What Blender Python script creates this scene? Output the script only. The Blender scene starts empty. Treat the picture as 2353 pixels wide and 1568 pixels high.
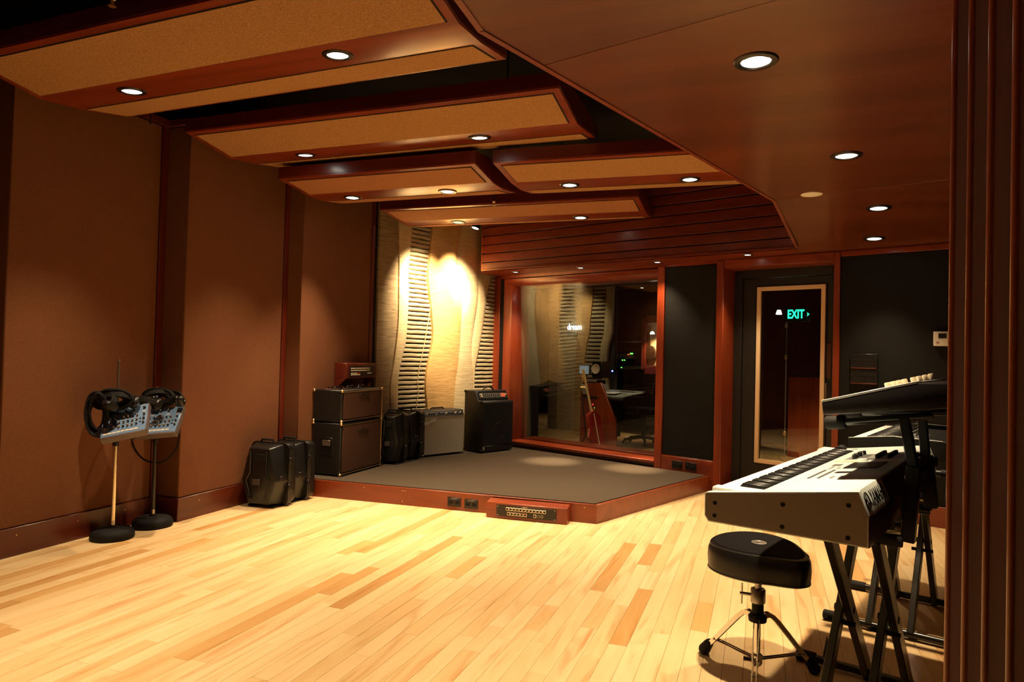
import bpy, bmesh, math, random
from mathutils import Vector, Matrix, noise
V=Vector; PI=math.pi
random.seed(7)
scene=bpy.context.scene; COL=scene.collection

# ------------------------------------------------------------------ camera
CAMH=1.25; FPX=1569.0; CX,CY=1176.5,784.0
yaw,pit,rol=math.radians(20.1),math.radians(1.1),math.radians(1.46)
_f0=V((-math.sin(yaw),math.cos(yaw),0)); _r0=V((math.cos(yaw),math.sin(yaw),0)); _z=V((0,0,1))
FW=_f0*math.cos(pit)+_z*math.sin(pit); _u0=-_f0*math.sin(pit)+_z*math.cos(pit)
RT=_r0*math.cos(rol)+_u0*math.sin(rol); UP=-_r0*math.sin(rol)+_u0*math.cos(rol)
CAM=V((0,0,CAMH))
cd=bpy.data.cameras.new('camera'); cam=bpy.data.objects.new('camera',cd); COL.objects.link(cam)
cam.matrix_world=Matrix(((RT.x,UP.x,-FW.x,0),(RT.y,UP.y,-FW.y,0),(RT.z,UP.z,-FW.z,CAMH),(0,0,0,1)))
cd.sensor_fit='HORIZONTAL'; cd.sensor_width=36; cd.lens=36*FPX/2353; cd.clip_start=0.02; cd.clip_end=60
scene.camera=cam
# ------------------------------------------------------------------ world, exposure, lamp strengths
w=bpy.data.worlds.new('world'); scene.world=w; w.use_nodes=True
w.node_tree.nodes['Background'].inputs[0].default_value=(0.02,0.012,0.008,1)
w.node_tree.nodes['Background'].inputs[1].default_value=0.15
vs=scene.view_settings; vs.view_transform='Standard'; vs.look='None'; vs.gamma=1; vs.use_curve_mapping=False
vs.exposure=0.0
LAMP=(1.0,0.74,0.45)       # colour of the halogen lamps
LAMPW=225.0                # watts of one ceiling downlight
LAMPA=math.radians(76)    # cone

# ------------------------------------------------------------------ measuring (photo pixel -> point on a real plane)
def ray(x,y): return FW+RT*((x-CX)/FPX)-UP*((y-CY)/FPX)
def onz(x,y,z=0.0):
    d=ray(x,y); return CAM+d*((z-CAMH)/d.z)
def onv(x,y,a,b):
    d=ray(x,y); n=V((b[1]-a[1],a[0]-b[0],0)); return CAM+d*(n.dot(V((a[0],a[1],0))-V((0,0,0)))/n.dot(d))
def dep(x,y,D):
    d=ray(x,y); return CAM+d*D
def prj(P):
    v=V(P)-CAM; k=v.dot(FW); return CX+FPX*v.dot(RT)/k, CY-FPX*v.dot(UP)/k, k

# ------------------------------------------------------------------ mesh helpers
class MB:
    def __init__(s): s.bm=bmesh.new()
    def _fin(s,vs,M,sm):
        if M is not None: bmesh.ops.transform(s.bm,matrix=M,verts=vs)
        fs=set(f for v in vs for f in v.link_faces)
        for f in fs: f.smooth=sm
        return s
    def box(s,c,d,M=None,b=0,sm=False,seg=1):
        r=bmesh.ops.create_cube(s.bm,size=1); vs=r['verts']
        bmesh.ops.scale(s.bm,vec=d,verts=vs); bmesh.ops.translate(s.bm,vec=c,verts=vs)
        if b>0:
            es=list(set(e for v in vs for e in v.link_edges))
            r=bmesh.ops.bevel(s.bm,geom=es,offset=b,segments=seg,profile=0.5,affect='EDGES')
            vs=list(set(r['verts'])|set(v for v in vs if v.is_valid))
            vs=list(set(v for f in r['faces'] for v in f.verts)|set(v for v in vs if v.is_valid))
            allv=set(vs)
            st=list(vs)
            while st:
                v=st.pop()
                for e in v.link_edges:
                    o=e.other_vert(v)
                    if o not in allv: allv.add(o); st.append(o)
            vs=list(allv)
        return s._fin(vs,M,sm)
    def lo(s,a,b,M=None,bv=0,seg=1):   # box from min corner to max corner
        a=V(a);b=V(b); return s.box((a+b)/2,b-a,M,bv,seg=seg)
    def poly(s,pts,faces,M=None,sm=False):
        vs=[s.bm.verts.new(p) for p in pts]
        for f in faces:
            try: s.bm.faces.new([vs[i] for i in f])
            except ValueError: pass
        return s._fin(vs,M,sm)
    def prism(s,pts,vec,M=None,sm=False,b=0,seg=1):  # planar 3D polygon extruded along vec
        n=len(pts); vec=V(vec)
        P=[V(p) for p in pts]+[V(p)+vec for p in pts]
        vs=[s.bm.verts.new(p) for p in P]
        fs=[s.bm.faces.new(vs[:n]),s.bm.faces.new(vs[n:][::-1])]
        for i in range(n):
            j=(i+1)%n; fs.append(s.bm.faces.new((vs[i],vs[i+n],vs[j+n],vs[j])))
        bmesh.ops.recalc_face_normals(s.bm,faces=fs)
        if b>0:
            es=list(set(e for v in vs for e in v.link_edges))
            r=bmesh.ops.bevel(s.bm,geom=es,offset=b,segments=seg,profile=0.5,affect='EDGES')
            allv=set(v for f in r['faces'] for v in f.verts); st=list(allv)
            while st:
                v=st.pop()
                for e in v.link_edges:
                    o=e.other_vert(v)
                    if o not in allv: allv.add(o); st.append(o)
            vs=list(allv)
        return s._fin(vs,M,sm)
    def tube(s,pts,r,n=10,M=None,sm=True,closed=False):
        P=[V(p) for p in pts]; m=len(P); rs=r if isinstance(r,(list,tuple)) else [r]*m
        rings=[]; up=None; allv=[]
        for i in range(m):
            if closed: t=P[(i+1)%m]-P[i-1]
            else: t=P[min(i+1,m-1)]-P[max(i-1,0)]
            t.normalize()
            if up is None:
                up=V((0,0,1)) if abs(t.z)<0.9 else V((1,0,0))
            x=up.cross(t); 
            if x.length<1e-6: x=V((1,0,0)).cross(t)
            x.normalize(); y=t.cross(x); up=y
            ring=[s.bm.verts.new(P[i]+(x*math.cos(2*PI*k/n)+y*math.sin(2*PI*k/n))*rs[i]) for k in range(n)]
            rings.append(ring); allv+=ring
        q=m if closed else m-1
        for i in range(q):
            a=rings[i]; b=rings[(i+1)%m]
            for k in range(n): s.bm.faces.new((a[k],a[(k+1)%n],b[(k+1)%n],b[k]))
        if not closed:
            s.bm.faces.new(rings[0][::-1]); s.bm.faces.new(rings[-1])
        s._fin(allv,M,sm)
        if not closed:
            for f in s.bm.faces[-2:] if False else []: pass
        return s
    def lathe(s,prof,n=24,M=None,sm=True):
        rings=[]; allv=[]
        for (r,z) in prof:
            if r<1e-6: ring=[s.bm.verts.new((0,0,z))]
            else: ring=[s.bm.verts.new((r*math.cos(2*PI*k/n),r*math.sin(2*PI*k/n),z)) for k in range(n)]
            rings.append(ring); allv+=ring
        for i in range(len(rings)-1):
            a,b=rings[i],rings[i+1]
            for k in range(n):
                k2=(k+1)%n
                if len(a)==1 and len(b)==1: continue
                if len(a)==1: s.bm.faces.new((a[0],b[k],b[k2]))
                elif len(b)==1: s.bm.faces.new((a[k],b[0],a[k2]))
                else: s.bm.faces.new((a[k],b[k],b[k2],a[k2]))
        return s._fin(allv,M,sm)
    def cyl(s,a,b,r,n=16,M=None,sm=True): return s.tube([a,b],r,n,M,sm)
    def ob(s,name,mat,parent=None,loc=None,rotz=None):
        me=bpy.data.meshes.new(name); bmesh.ops.recalc_face_normals(s.bm,faces=s.bm.faces[:]) 
        s.bm.to_mesh(me); s.bm.free()
        o=bpy.data.objects.new(name,me); COL.objects.link(o)
        if mat is not None: me.materials.append(mat)
        if parent is not None: o.parent=parent
        if loc is not None: o.location=loc
        if rotz is not None: o.rotation_euler=(0,0,rotz)
        try: me.set_sharp_from_angle(angle=math.radians(38))
        except Exception: pass
        return o
def empty(name,loc=(0,0,0),rotz=0):
    o=bpy.data.objects.new(name,None); COL.objects.link(o); o.location=loc; o.rotation_euler=(0,0,rotz); o.empty_display_size=0.1; return o
def tag(o,label,cat,group=None):
    o['label']=label; o['category']=cat
    if group: o['group']=group
    return o
def thing(name,label,cat,loc=(0,0,0),rotz=0,group=None): return tag(empty(name,loc,rotz),label,cat,group)
def struct(o): o['kind']='structure'; return o
def relabel(o,l): o['label']=l; return o
def copy_tree(o,parent=None):
    c=o.copy(); COL.objects.link(c)
    if parent is not None: c.parent=parent
    for ch in list(o.children): copy_tree(ch,c)
    return c
def frameM(O,ex,ey,ez):
    return Matrix(((ex[0],ey[0],ez[0],O[0]),(ex[1],ey[1],ez[1],O[1]),(ex[2],ey[2],ez[2],O[2]),(0,0,0,1)))
def lookM(O,z,upish=(0,0,1)):
    z=V(z).normalized(); x=V(upish).cross(z)
    if x.length<1e-5: x=V((1,0,0)).cross(z)
    x.normalize(); return frameM(O,x,z.cross(x),z)
def text(name,body,size,mat,parent,M,depth=0.001,sx=1.0,bold=0.0,align='CENTER'):
    cu=bpy.data.curves.new(name,'FONT'); cu.body=body; cu.size=size; cu.extrude=depth; cu.align_x=align; cu.align_y='CENTER'; cu.offset=bold; cu.resolution_u=3
    t=bpy.data.objects.new('t',cu); me=bpy.data.meshes.new_from_object(t); bpy.data.objects.remove(t); bpy.data.curves.remove(cu)
    me.transform(Matrix.Diagonal((sx,1,1,1))); me.transform(M); me.name=name; me.materials.clear(); me.materials.append(mat)
    o=bpy.data.objects.new(name,me); COL.objects.link(o)
    if parent is not None: o.parent=parent
    return o

# ------------------------------------------------------------------ materials
def newmat(name):
    m=bpy.data.materials.new(name); m.use_nodes=True; nt=m.node_tree; b=nt.nodes['Principled BSDF']; return m,nt,b
def plain(name,col,rough=0.5,metal=0,spec=0.5,coat=0,bump=0,bs=200,var=0):
    m,nt,b=newmat(name); b.inputs['Base Color'].default_value=(*col,1); b.inputs['Roughness'].default_value=rough
    b.inputs['Metallic'].default_value=metal; b.inputs['Specular IOR Level'].default_value=spec; b.inputs['Coat Weight'].default_value=coat
    tc=nt.nodes.new('ShaderNodeTexCoord'); n=nt.nodes.new('ShaderNodeTexNoise'); n.inputs['Scale'].default_value=bs; n.inputs['Detail'].default_value=2
    nt.links.new(tc.outputs['Object'],n.inputs['Vector'])
    if bump:
        bp=nt.nodes.new('ShaderNodeBump'); bp.inputs['Strength'].default_value=bump; bp.inputs['Distance'].default_value=0.002
        nt.links.new(n.outputs['Fac'],bp.inputs['Height']); nt.links.new(bp.outputs['Normal'],b.inputs['Normal'])
    v=max(var,0.04)
    r=nt.nodes.new('ShaderNodeValToRGB'); r.color_ramp.elements[0].position=0.3; r.color_ramp.elements[1].position=0.7
    r.color_ramp.elements[0].color=(*[c*(1-v) for c in col],1); r.color_ramp.elements[1].color=(*[min(1,c*(1+v)) for c in col],1)
    nt.links.new(n.outputs['Fac'],r.inputs['Fac']); nt.links.new(r.outputs['Color'],b.inputs['Base Color'])
    return m
def emis(name,col,st):
    m,nt,b=newmat(name); b.inputs['Base Color'].default_value=(0.02,0.02,0.02,1); b.inputs['Emission Color'].default_value=(*col,1); b.inputs['Emission Strength'].default_value=st
    return m
def wood(name,dark,light,axis='z',scale=1.0,rough=0.35,coat=0.3,contrast=1.0,bump=0.05):
    m,nt,b=newmat(name); L=nt.links.new
    tc=nt.nodes.new('ShaderNodeNewGeometry')
    mp=nt.nodes.new('ShaderNodeMapping'); mp.vector_type='POINT'
    s={'z':(14,14,0.9),'x':(0.9,14,14),'y':(14,0.9,14)}[axis]; mp.inputs['Scale'].default_value=[q*scale for q in s]
    oi=nt.nodes.new('ShaderNodeObjectInfo'); cx=nt.nodes.new('ShaderNodeCombineXYZ'); mul=nt.nodes.new('ShaderNodeMath'); mul.operation='MULTIPLY'; mul.inputs[1].default_value=30
    L(oi.outputs['Random'],mul.inputs[0]); [L(mul.outputs[0],cx.inputs[i]) for i in range(3)]; L(cx.outputs[0],mp.inputs['Location'])
    L(tc.outputs['Position'],mp.inputs['Vector'])
    n=nt.nodes.new('ShaderNodeTexNoise'); n.inputs['Scale'].default_value=1.0; n.inputs['Detail'].default_value=5; n.inputs['Distortion'].default_value=0.6
    L(mp.outputs[0],n.inputs['Vector'])
    n2=nt.nodes.new('ShaderNodeTexNoise'); n2.inputs['Scale'].default_value=9.0; n2.inputs['Detail'].default_value=3; L(mp.outputs[0],n2.inputs['Vector'])
    mx=nt.nodes.new('ShaderNodeMath'); mx.operation='MULTIPLY_ADD'; mx.inputs[1].default_value=0.3; L(n2.outputs['Fac'],mx.inputs[0]); L(n.outputs['Fac'],mx.inputs[2])
    r=nt.nodes.new('ShaderNodeValToRGB'); r.color_ramp.elements[0].position=0.65-0.25/contrast; r.color_ramp.elements[1].position=0.65+0.2/contrast
    r.color_ramp.elements[0].color=(*dark,1); r.color_ramp.elements[1].color=(*light,1)
    L(mx.outputs[0],r.inputs['Fac']); L(r.outputs['Color'],b.inputs['Base Color'])
    b.inputs['Roughness'].default_value=rough; b.inputs['Coat Weight'].default_value=coat; b.inputs['Coat Roughness'].default_value=0.2
    bp=nt.nodes.new('ShaderNodeBump'); bp.inputs['Strength'].default_value=bump; bp.inputs['Distance'].default_value=0.001
    L(n2.outputs['Fac'],bp.inputs['Height']); L(bp.outputs['Normal'],b.inputs['Normal'])
    return m
def fabric(name,c1,c2,scale=600,bump=0.4,rough=0.95,mott=0.0):
    m,nt,b=newmat(name); L=nt.links.new
    tc=nt.nodes.new('ShaderNodeNewGeometry'); n=nt.nodes.new('ShaderNodeTexNoise'); n.inputs['Scale'].default_value=scale; n.inputs['Detail'].default_value=3
    L(tc.outputs['Position'],n.inputs['Vector'])
    r=nt.nodes.new('ShaderNodeValToRGB'); r.color_ramp.elements[0].position=0.35; r.color_ramp.elements[1].position=0.65
    r.color_ramp.elements[0].color=(*c1,1); r.color_ramp.elements[1].color=(*c2,1); L(n.outputs['Fac'],r.inputs['Fac'])
    n3=nt.nodes.new('ShaderNodeTexNoise'); n3.inputs['Scale'].default_value=5; n3.inputs['Detail'].default_value=4; L(tc.outputs['Position'],n3.inputs['Vector'])
    hs=nt.nodes.new('ShaderNodeHueSaturation'); mr=nt.nodes.new('ShaderNodeMapRange'); mr.inputs['To Min'].default_value=1-mott; mr.inputs['To Max'].default_value=1+mott
    L(n3.outputs['Fac'],mr.inputs['Value']); L(mr.outputs[0],hs.inputs['Value']); L(r.outputs['Color'],hs.inputs['Color']); L(hs.outputs['Color'],b.inputs['Base Color'])
    b.inputs['Roughness'].default_value=rough; b.inputs['Specular IOR Level'].default_value=0.15
    bp=nt.nodes.new('ShaderNodeBump'); bp.inputs['Strength'].default_value=bump; bp.inputs['Distance'].default_value=0.002
    L(n.outputs['Fac'],bp.inputs['Height']); L(bp.outputs['Normal'],b.inputs['Normal'])
    return m
def felt(name,c1,c2):      # brushed felt with horizontal creases
    m,nt,b=newmat(name); L=nt.links.new
    tc=nt.nodes.new('ShaderNodeNewGeometry'); mp=nt.nodes.new('ShaderNodeMapping'); mp.inputs['Scale'].default_value=(6,6,55); L(tc.outputs['Position'],mp.inputs['Vector'])
    n=nt.nodes.new('ShaderNodeTexNoise'); n.inputs['Scale'].default_value=1; n.inputs['Detail'].default_value=6; n.inputs['Distortion'].default_value=0.8; L(mp.outputs[0],n.inputs['Vector'])
    r=nt.nodes.new('ShaderNodeValToRGB'); r.color_ramp.elements[0].position=0.3; r.color_ramp.elements[1].position=0.62
    r.color_ramp.elements[0].color=(*c1,1); r.color_ramp.elements[1].color=(*c2,1); L(n.outputs['Fac'],r.inputs['Fac']); L(r.outputs['Color'],b.inputs['Base Color'])
    b.inputs['Roughness'].default_value=0.95; b.inputs['Specular IOR Level'].default_value=0.1
    bp=nt.nodes.new('ShaderNodeBump'); bp.inputs['Strength'].default_value=0.5; bp.inputs['Distance'].default_value=0.006
    L(n.outputs['Fac'],bp.inputs['Height']); L(bp.outputs['Normal'],b.inputs['Normal'])
    return m
def maple():
    m,nt,b=newmat('maple'); L=nt.links.new
    g=nt.nodes.new('ShaderNodeNewGeometry'); at=nt.nodes.new('ShaderNodeAttribute'); at.attribute_name='tint'
    sep=nt.nodes.new('ShaderNodeSeparateColor'); L(at.outputs['Color'],sep.inputs[0])
    mp=nt.nodes.new('ShaderNodeMapping'); mp.inputs['Scale'].default_value=(9,0.9,1); L(g.outputs['Position'],mp.inputs['Vector'])
    mul=nt.nodes.new('ShaderNodeVectorMath'); mul.operation='SCALE'; mul.inputs['Scale'].default_value=47; L(at.outputs['Color'],mul.inputs[0]); L(mul.outputs[0],mp.inputs['Location'])
    n=nt.nodes.new('ShaderNodeTexNoise'); n.inputs['Scale'].default_value=1.3; n.inputs['Detail'].default_value=6; n.inputs['Distortion'].default_value=1.6; L(mp.outputs[0],n.inputs['Vector'])
    r1=nt.nodes.new('ShaderNodeValToRGB'); e=r1.color_ramp.elements      # board base tone
    e[0].position=0.0; e[0].color=(0.81,0.63,0.36,1); e[1].position=1.0; e[1].color=(0.56,0.32,0.115,1)
    for p,c in ((0.3,(0.79,0.595,0.32,1)),(0.55,(0.76,0.55,0.28,1)),(0.75,(0.72,0.49,0.23,1)),(0.86,(0.66,0.41,0.16,1))):
        q=e.new(p); q.color=c
    L(sep.outputs[0],r1.inputs['Fac'])
    r2=nt.nodes.new('ShaderNodeValToRGB'); e=r2.color_ramp.elements; e[0].position=0.3; e[0].color=(1,1,1,1); e[1].position=0.76; e[1].color=(0.66,0.40,0.20,1)
    q=e.new(0.56); q.color=(0.93,0.86,0.78,1)
    L(n.outputs['Fac'],r2.inputs['Fac'])
    mx=nt.nodes.new('ShaderNodeMix'); mx.data_type='RGBA'; mx.blend_type='MULTIPLY'; mx.inputs[0].default_value=0.8
    L(r1.outputs['Color'],mx.inputs[6]); L(r2.outputs['Color'],mx.inputs[7]); L(mx.outputs[2],b.inputs['Base Color'])
    b.inputs['Roughness'].default_value=0.42; b.inputs['Specular IOR Level'].default_value=0.35; b.inputs['Coat Weight'].default_value=0.12; b.inputs['Coat Roughness'].default_value=0.25
    return m
def glassmat(name,ior=1.55,tint=(0.93,0.96,0.94)):
    m,nt,b=newmat(name); nt.nodes.remove(b); L=nt.links.new
    o=nt.nodes['Material Output']; t=nt.nodes.new('ShaderNodeBsdfTransparent'); t.inputs[0].default_value=(*tint,1)
    g=nt.nodes.new('ShaderNodeBsdfGlossy'); g.inputs['Roughness'].default_value=0.0; f=nt.nodes.new('ShaderNodeFresnel'); gg=nt.nodes.new('ShaderNodeNewGeometry'); mr=nt.nodes.new('ShaderNodeMapRange'); mr.inputs['To Min'].default_value=ior; mr.inputs['To Max'].default_value=1/ior; L(gg.outputs['Backfacing'],mr.inputs['Value']); L(mr.outputs[0],f.inputs[0])
    mx=nt.nodes.new('ShaderNodeMixShader'); L(f.outputs[0],mx.inputs[0]); L(t.outputs[0],mx.inputs[1]); L(g.outputs[0],mx.inputs[2]); L(mx.outputs[0],o.inputs[0])
    return m
CH_D,CH_L=(0.15,0.017,0.004),(0.26,0.042,0.009)
cherryZ=wood('cherry_vertical',CH_D,CH_L,'z'); cherryX=wood('cherry_lengthwise',CH_D,CH_L,'x'); cherryY=wood('cherry_along_room',CH_D,CH_L,'y')
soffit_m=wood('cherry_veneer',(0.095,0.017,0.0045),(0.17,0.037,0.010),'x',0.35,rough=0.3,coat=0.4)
mahog=wood('mahogany',(0.075,0.011,0.004),(0.12,0.021,0.007),'y',rough=0.35); mahogZ=wood('mahogany_vertical',(0.09,0.011,0.005),(0.14,0.02,0.008),'z')
cloudfab=fabric('tan_acoustic_fabric',(0.33,0.165,0.066),(0.49,0.275,0.118),150,0.5)
cloudfab2=fabric('rust_acoustic_fabric',(0.34,0.15,0.068),(0.48,0.225,0.105),150,0.5)
wallfab=fabric('brown_wall_fabric',(0.135,0.052,0.021),(0.205,0.083,0.037),420,0.4,mott=0.08)
blackfab=fabric('black_wall_fabric',(0.007,0.0065,0.006),(0.012,0.011,0.010),500,0.3,rough=0.7)
carpet=fabric('charcoal_carpet',(0.045,0.033,0.022),(0.085,0.062,0.042),330,0.9)
felt_tan=felt('tan_felt',(0.20,0.145,0.08),(0.33,0.25,0.145)); felt_pale=felt('pale_felt',(0.46,0.37,0.21),(0.60,0.49,0.29)); felt_or=felt('orange_felt',(0.50,0.31,0.12),(0.66,0.42,0.17)); felt_rib=felt('rib_felt',(0.32,0.26,0.15),(0.50,0.42,0.27))
felt_dark=plain('dark_felt',(0.035,0.03,0.02),0.95)
voidm=plain('black_void',(0.006,0.005,0.005),0.9)
maple_m=maple(); blk=plain('black_plastic',(0.006,0.006,0.006),0.35,bump=0.1,bs=500); blkmatt=plain('black_rubber',(0.010,0.009,0.009),0.7,spec=0.2); tolex=plain('black_vinyl',(0.006,0.006,0.006),0.42,bump=0.5,bs=700)
blkmetal=plain('black_enamel',(0.008,0.0075,0.007),0.28,spec=0.6); chrome=plain('chrome',(0.75,0.73,0.70),0.12,1.0); steel=plain('brushed_steel',(0.45,0.42,0.38),0.3,1.0)
brass=plain('brass',(0.75,0.55,0.28),0.3,1.0); cream=plain('cream_plastic',(0.72,0.62,0.45),0.45); white=plain('white_plastic',(0.8,0.78,0.72),0.4)
bulkwood=wood('dark_cherry_boards',(0.085,0.009,0.003),(0.15,0.021,0.005),'x'); fascia_shade=wood('shaded_cherry_fascia',(0.07,0.007,0.003),(0.115,0.014,0.004),'x')  # fascia: cherry with the shade of the panel sides painted in
silver=plain('silver_paint',(0.68,0.75,0.72),0.35,0.15); redp=plain('red_plastic',(0.5,0.02,0.015),0.4)
grille_brown=fabric('brown_grille_cloth',(0.05,0.022,0.012),(0.085,0.04,0.022),700,0.4); grille_silver=fabric('silver_grille_cloth',(0.28,0.26,0.20),(0.42,0.385,0.31),900,0.5); grille_black=fabric('black_grille_cloth',(0.008,0.008,0.008),(0.014,0.013,0.013),700,0.4)
leather=plain('black_leather',(0.006,0.0055,0.0055),0.32,bump=0.25,bs=260); velvet=plain('black_velour',(0.007,0.006,0.0065),0.95,spec=0.1,bump=0.3,bs=900)
bluem=plain('steel_blue_paint',(0.17,0.28,0.47),0.35,0.25); concrete=plain('grey_metal_trim',(0.16,0.13,0.13),0.45,0.4)
lens=emis('lamp_lens',(1.0,0.95,0.82),14); lensdim=emis('dim_lamp_lens',(1.0,0.85,0.6),1.0); greenE=emis('green_sign_light',(0.02,1.0,0.45),2.2); whiteE=emis('white_sign_light',(0.8,0.88,1.0),2.2)
ledg=emis('green_led',(0.15,1.0,0.1),3); ledr=emis('red_led',(1.0,0.05,0.03),3); ledb=emis('blue_led',(0.1,0.15,1.0),8); leda=emis('amber_led',(1.0,0.45,0.08),1.2)
glass1=glassmat('window_glass',1.6); glass2=glassmat('door_glass',1.5)
# ================================================================== STRUCTURE
# frame of the window wall: s runs along it to the right, n goes through it away from the room
WA=V((-2.727,7.673,0)); WD=V((0.9300,-0.3676,0)).normalized(); WN=V((-WD.y,WD.x,0))
def W(s,n,z): return WA+WD*s+WN*n+V((0,0,z))
WM=frameM(WA,WD,WN,V((0,0,1)))
WANG=math.atan2(WD.y,WD.x)
def wpx(x,y,n):   # pixel on the plane n behind the wall, in (s,z)
    a=W(0,n,0); b=W(1,n,0); p=onv(x,y,a,b); return (p-WA).dot(WD),p.z
SZ=0.145          # stage top
# ---- floor: maple strips
def floor():
    root=empty('floor'); struct(root)
    MB().lo((-4.6,-2.2,-0.12),(2.8,6.9,-0.014)).ob('subfloor',plain('subfloor_ply',(0.25,0.14,0.06),0.8),root)
    rows=[]; bw=0.0795
    x=-4.5; i=0; boards=[]
    while x<2.75:
        rnd=random.Random(i*13+5); y=-2.2-rnd.random()
        while y<6.85:
            L=rnd.choice([0.32,0.45,0.6,0.75,0.9,1.05,1.25,1.5])*rnd.uniform(0.85,1.15)
            t=rnd.random(); t=t*0.76 if rnd.random()<0.91 else 0.84+0.16*t
            y2=min(y+L,6.88)
            if y2-max(y,-2.2)>0.05: boards.append((x,max(y,-2.2),y2,t,rnd.random()))
            y+=L
        x+=bw; i+=1
    def vis(b):
        best=0
        cx=b[0]+bw/2
        inn=False
        for k in range(6):
            yy=b[1]+(b[2]-b[1])*k/5
            q=prj((cx,yy,0))
            if q[2]>0.3 and -10<q[0]<2160 and q[1]<1578: inn=True
        if not inn: return 1e9
        yy=(b[1]+b[2])/2
        if yy>5.05 and cx<-1.0: return 1e9
        if cx<-4.09: return 1e9
        return (V((cx,yy,0))-CAM).length/ max(0.3,(b[2]-b[1]))**0.5
    boards.sort(key=vis)
    g=0.0005; c=0.0009
    def geo(mb,b):
        x0,x1,y0,y1=b[0]+g,b[0]+bw-g,b[1]+g,b[2]-g
        P=[(x0,y0,-0.014),(x1,y0,-0.014),(x1,y1,-0.014),(x0,y1,-0.014),(x0,y0,-c),(x1,y0,-c),(x1,y1,-c),(x0,y1,-c),(x0+c,y0+c,0),(x1-c,y0+c,0),(x1-c,y1-c,0),(x0+c,y1-c,0)]
        F=[(0,1,5,4),(1,2,6,5),(2,3,7,6),(3,0,4,7),(4,5,9,8),(5,6,10,9),(6,7,11,10),(7,4,8,11),(8,9,10,11)]
        return P,F
    def mk(name,bs):
        Vv=[];Ff=[];cols=[]
        for b in bs:
            P,F=geo(None,b); o=len(Vv); Vv+=P; Ff+=[tuple(i+o for i in f) for f in F]; cols+=[(b[3],b[4],(b[3]*7.3+b[4]*3.1)%1,1)]*len(P)
        me=bpy.data.meshes.new(name); me.from_pydata(Vv,[],Ff); me.materials.append(maple_m)
        a=me.color_attributes.new('tint','FLOAT_COLOR','POINT'); a.data.foreach_set('color',[q for cc in cols for q in cc])
        o=bpy.data.objects.new(name,me); COL.objects.link(o); o.parent=root; return o
    for b in boards[:300]: mk('floor_board',[b])
    o=mk('far_floor_boards',boards[300:]); o['kind']='stuff'
floor()
# ---- ceiling void
struct(MB().lo((-4.8,-2.4,3.25),(3.0,9.2,3.35)).ob('ceiling',voidm))
# ---- left wall: sawtooth fabric panels
LW=[(-4.27,-2.2,2.68),(-4.08,2.68,3.775),(-3.875,3.775,4.885),(-3.722,4.885,6.03)]
wl=empty('wall_left'); struct(wl)
MB().lo((-4.8,-2.4,-0.1),(-4.3,9.0,3.3)).ob('wall_core',voidm,wl)
for (x,y0,y1) in LW:
    MB().lo((-4.35,y0+0.001,0.0),(x-0.012,y1+ (0.0),2.84)).ob('panel_frame',mahogZ,wl)
    MB().lo((-4.31,y0-0.004,0.165),(x,y1-0.062,2.83),bv=0.006).ob('fabric_panel',wallfab,wl)
    MB().lo((x-0.03,y1-0.06,0.0),(x+0.008,y1+0.0-0.002,2.84),bv=0.003).ob('corner_trim',mahogZ,wl)
    MB().lo((-4.35,y0-0.02,2.835),(x+0.02,y1,2.885),bv=0.004).ob('top_trim',mahog,wl)
    if y0>0: MB().lo((-4.35,y0-0.018,0.0),(x+0.012,y0-0.004,0.165),bv=0.002).ob('return_baseboard',mahog,wl)
bl=empty('baseboard_left'); struct(bl)
for (x,y0,y1) in LW: MB().lo((x-0.02,y0-0.016,0.0),(x+0.014,y1-0.001,0.165),bv=0.003).ob('baseboard_length',mahog,bl)
scr=MB()
for (x,ys) in ((-4.08,(2.78,3.16,3.5)),(-3.875,(3.95,4.5))):
    for y in ys: scr.cyl((x+0.0135,y,0.12),(x+0.0165,y,0.12),0.004,8)
scr.ob('brass_screws',brass,bl)
# ---- felt art wall
FA=V((-3.722,6.08,0)); FB=V((-3.14,7.85,0)); FD=(FB-FA).normalized(); FLn=(FB-FA).length; FN=V((FD.y,-FD.x,0))  # FN into the room
def fpx(x,y):
    p=onv(x,y,FA,FB); return ((p-FA).dot(FD),p.z)
def curve(pts):
    q=sorted([fpx(*p)[::-1] for p in pts])      # (z,s)
    def f(z):
        if z<=q[0][0]: return q[0][1]
        if z>=q[-1][0]: return q[-1][1]
        for i in range(len(q)-1):
            if q[i][0]<=z<=q[i+1][0]:
                z0,s0=q[i]; z1,s1=q[i+1]; m=lambda k:(q[min(k+1,len(q)-1)][1]-q[max(k-1,0)][1])/(q[min(k+1,len(q)-1)][0]-q[max(k-1,0)][0])
                h=z1-z0;t=(z-z0)/h; return (2*t**3-3*t*t+1)*s0+(t**3-2*t*t+t)*h*m(i)+(-2*t**3+3*t*t)*s1+(t**3-t*t)*h*m(i+1)
    return f
fc=[lambda z:0.0,
 curve([(911,516),(910,627),(908.8,734),(899.6,827),(890.3,886),(892,942)]),
 curve([(940.3,520),(931.7,627),(932.9,679),(925.5,783),(917,823),(908.8,871),(907,942)]),
 curve([(986.5,520),(979,598),(975.4,642),(982.8,708.6),(984.7,734.5),(986.5,764),(982.8,801),(973.6,845.5),(969.9,882.5),(973.6,934)]),
 curve([(1052,527),(1042,594),(1053,690),(1050,760),(1045,830),(1038,882),(1034.6,930)]),
 curve([(1101,527),(1092,634.6),(1092,679),(1079,771.5),(1077,819.6),(1081,875)]),
 curve([(1135,600),(1123,640),(1116,664),(1108.6,716),(1101,771),(1094,808),(1086,845),(1082.7,879)]),
 lambda z:FLn]
def fpt(s,z,h): return FA+FD*s+FN*h+V((0,0,z))
art=thing('felt_wall_art','tall wavy felt wall in tan, cream and orange beside the control room window','wall art')
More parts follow.
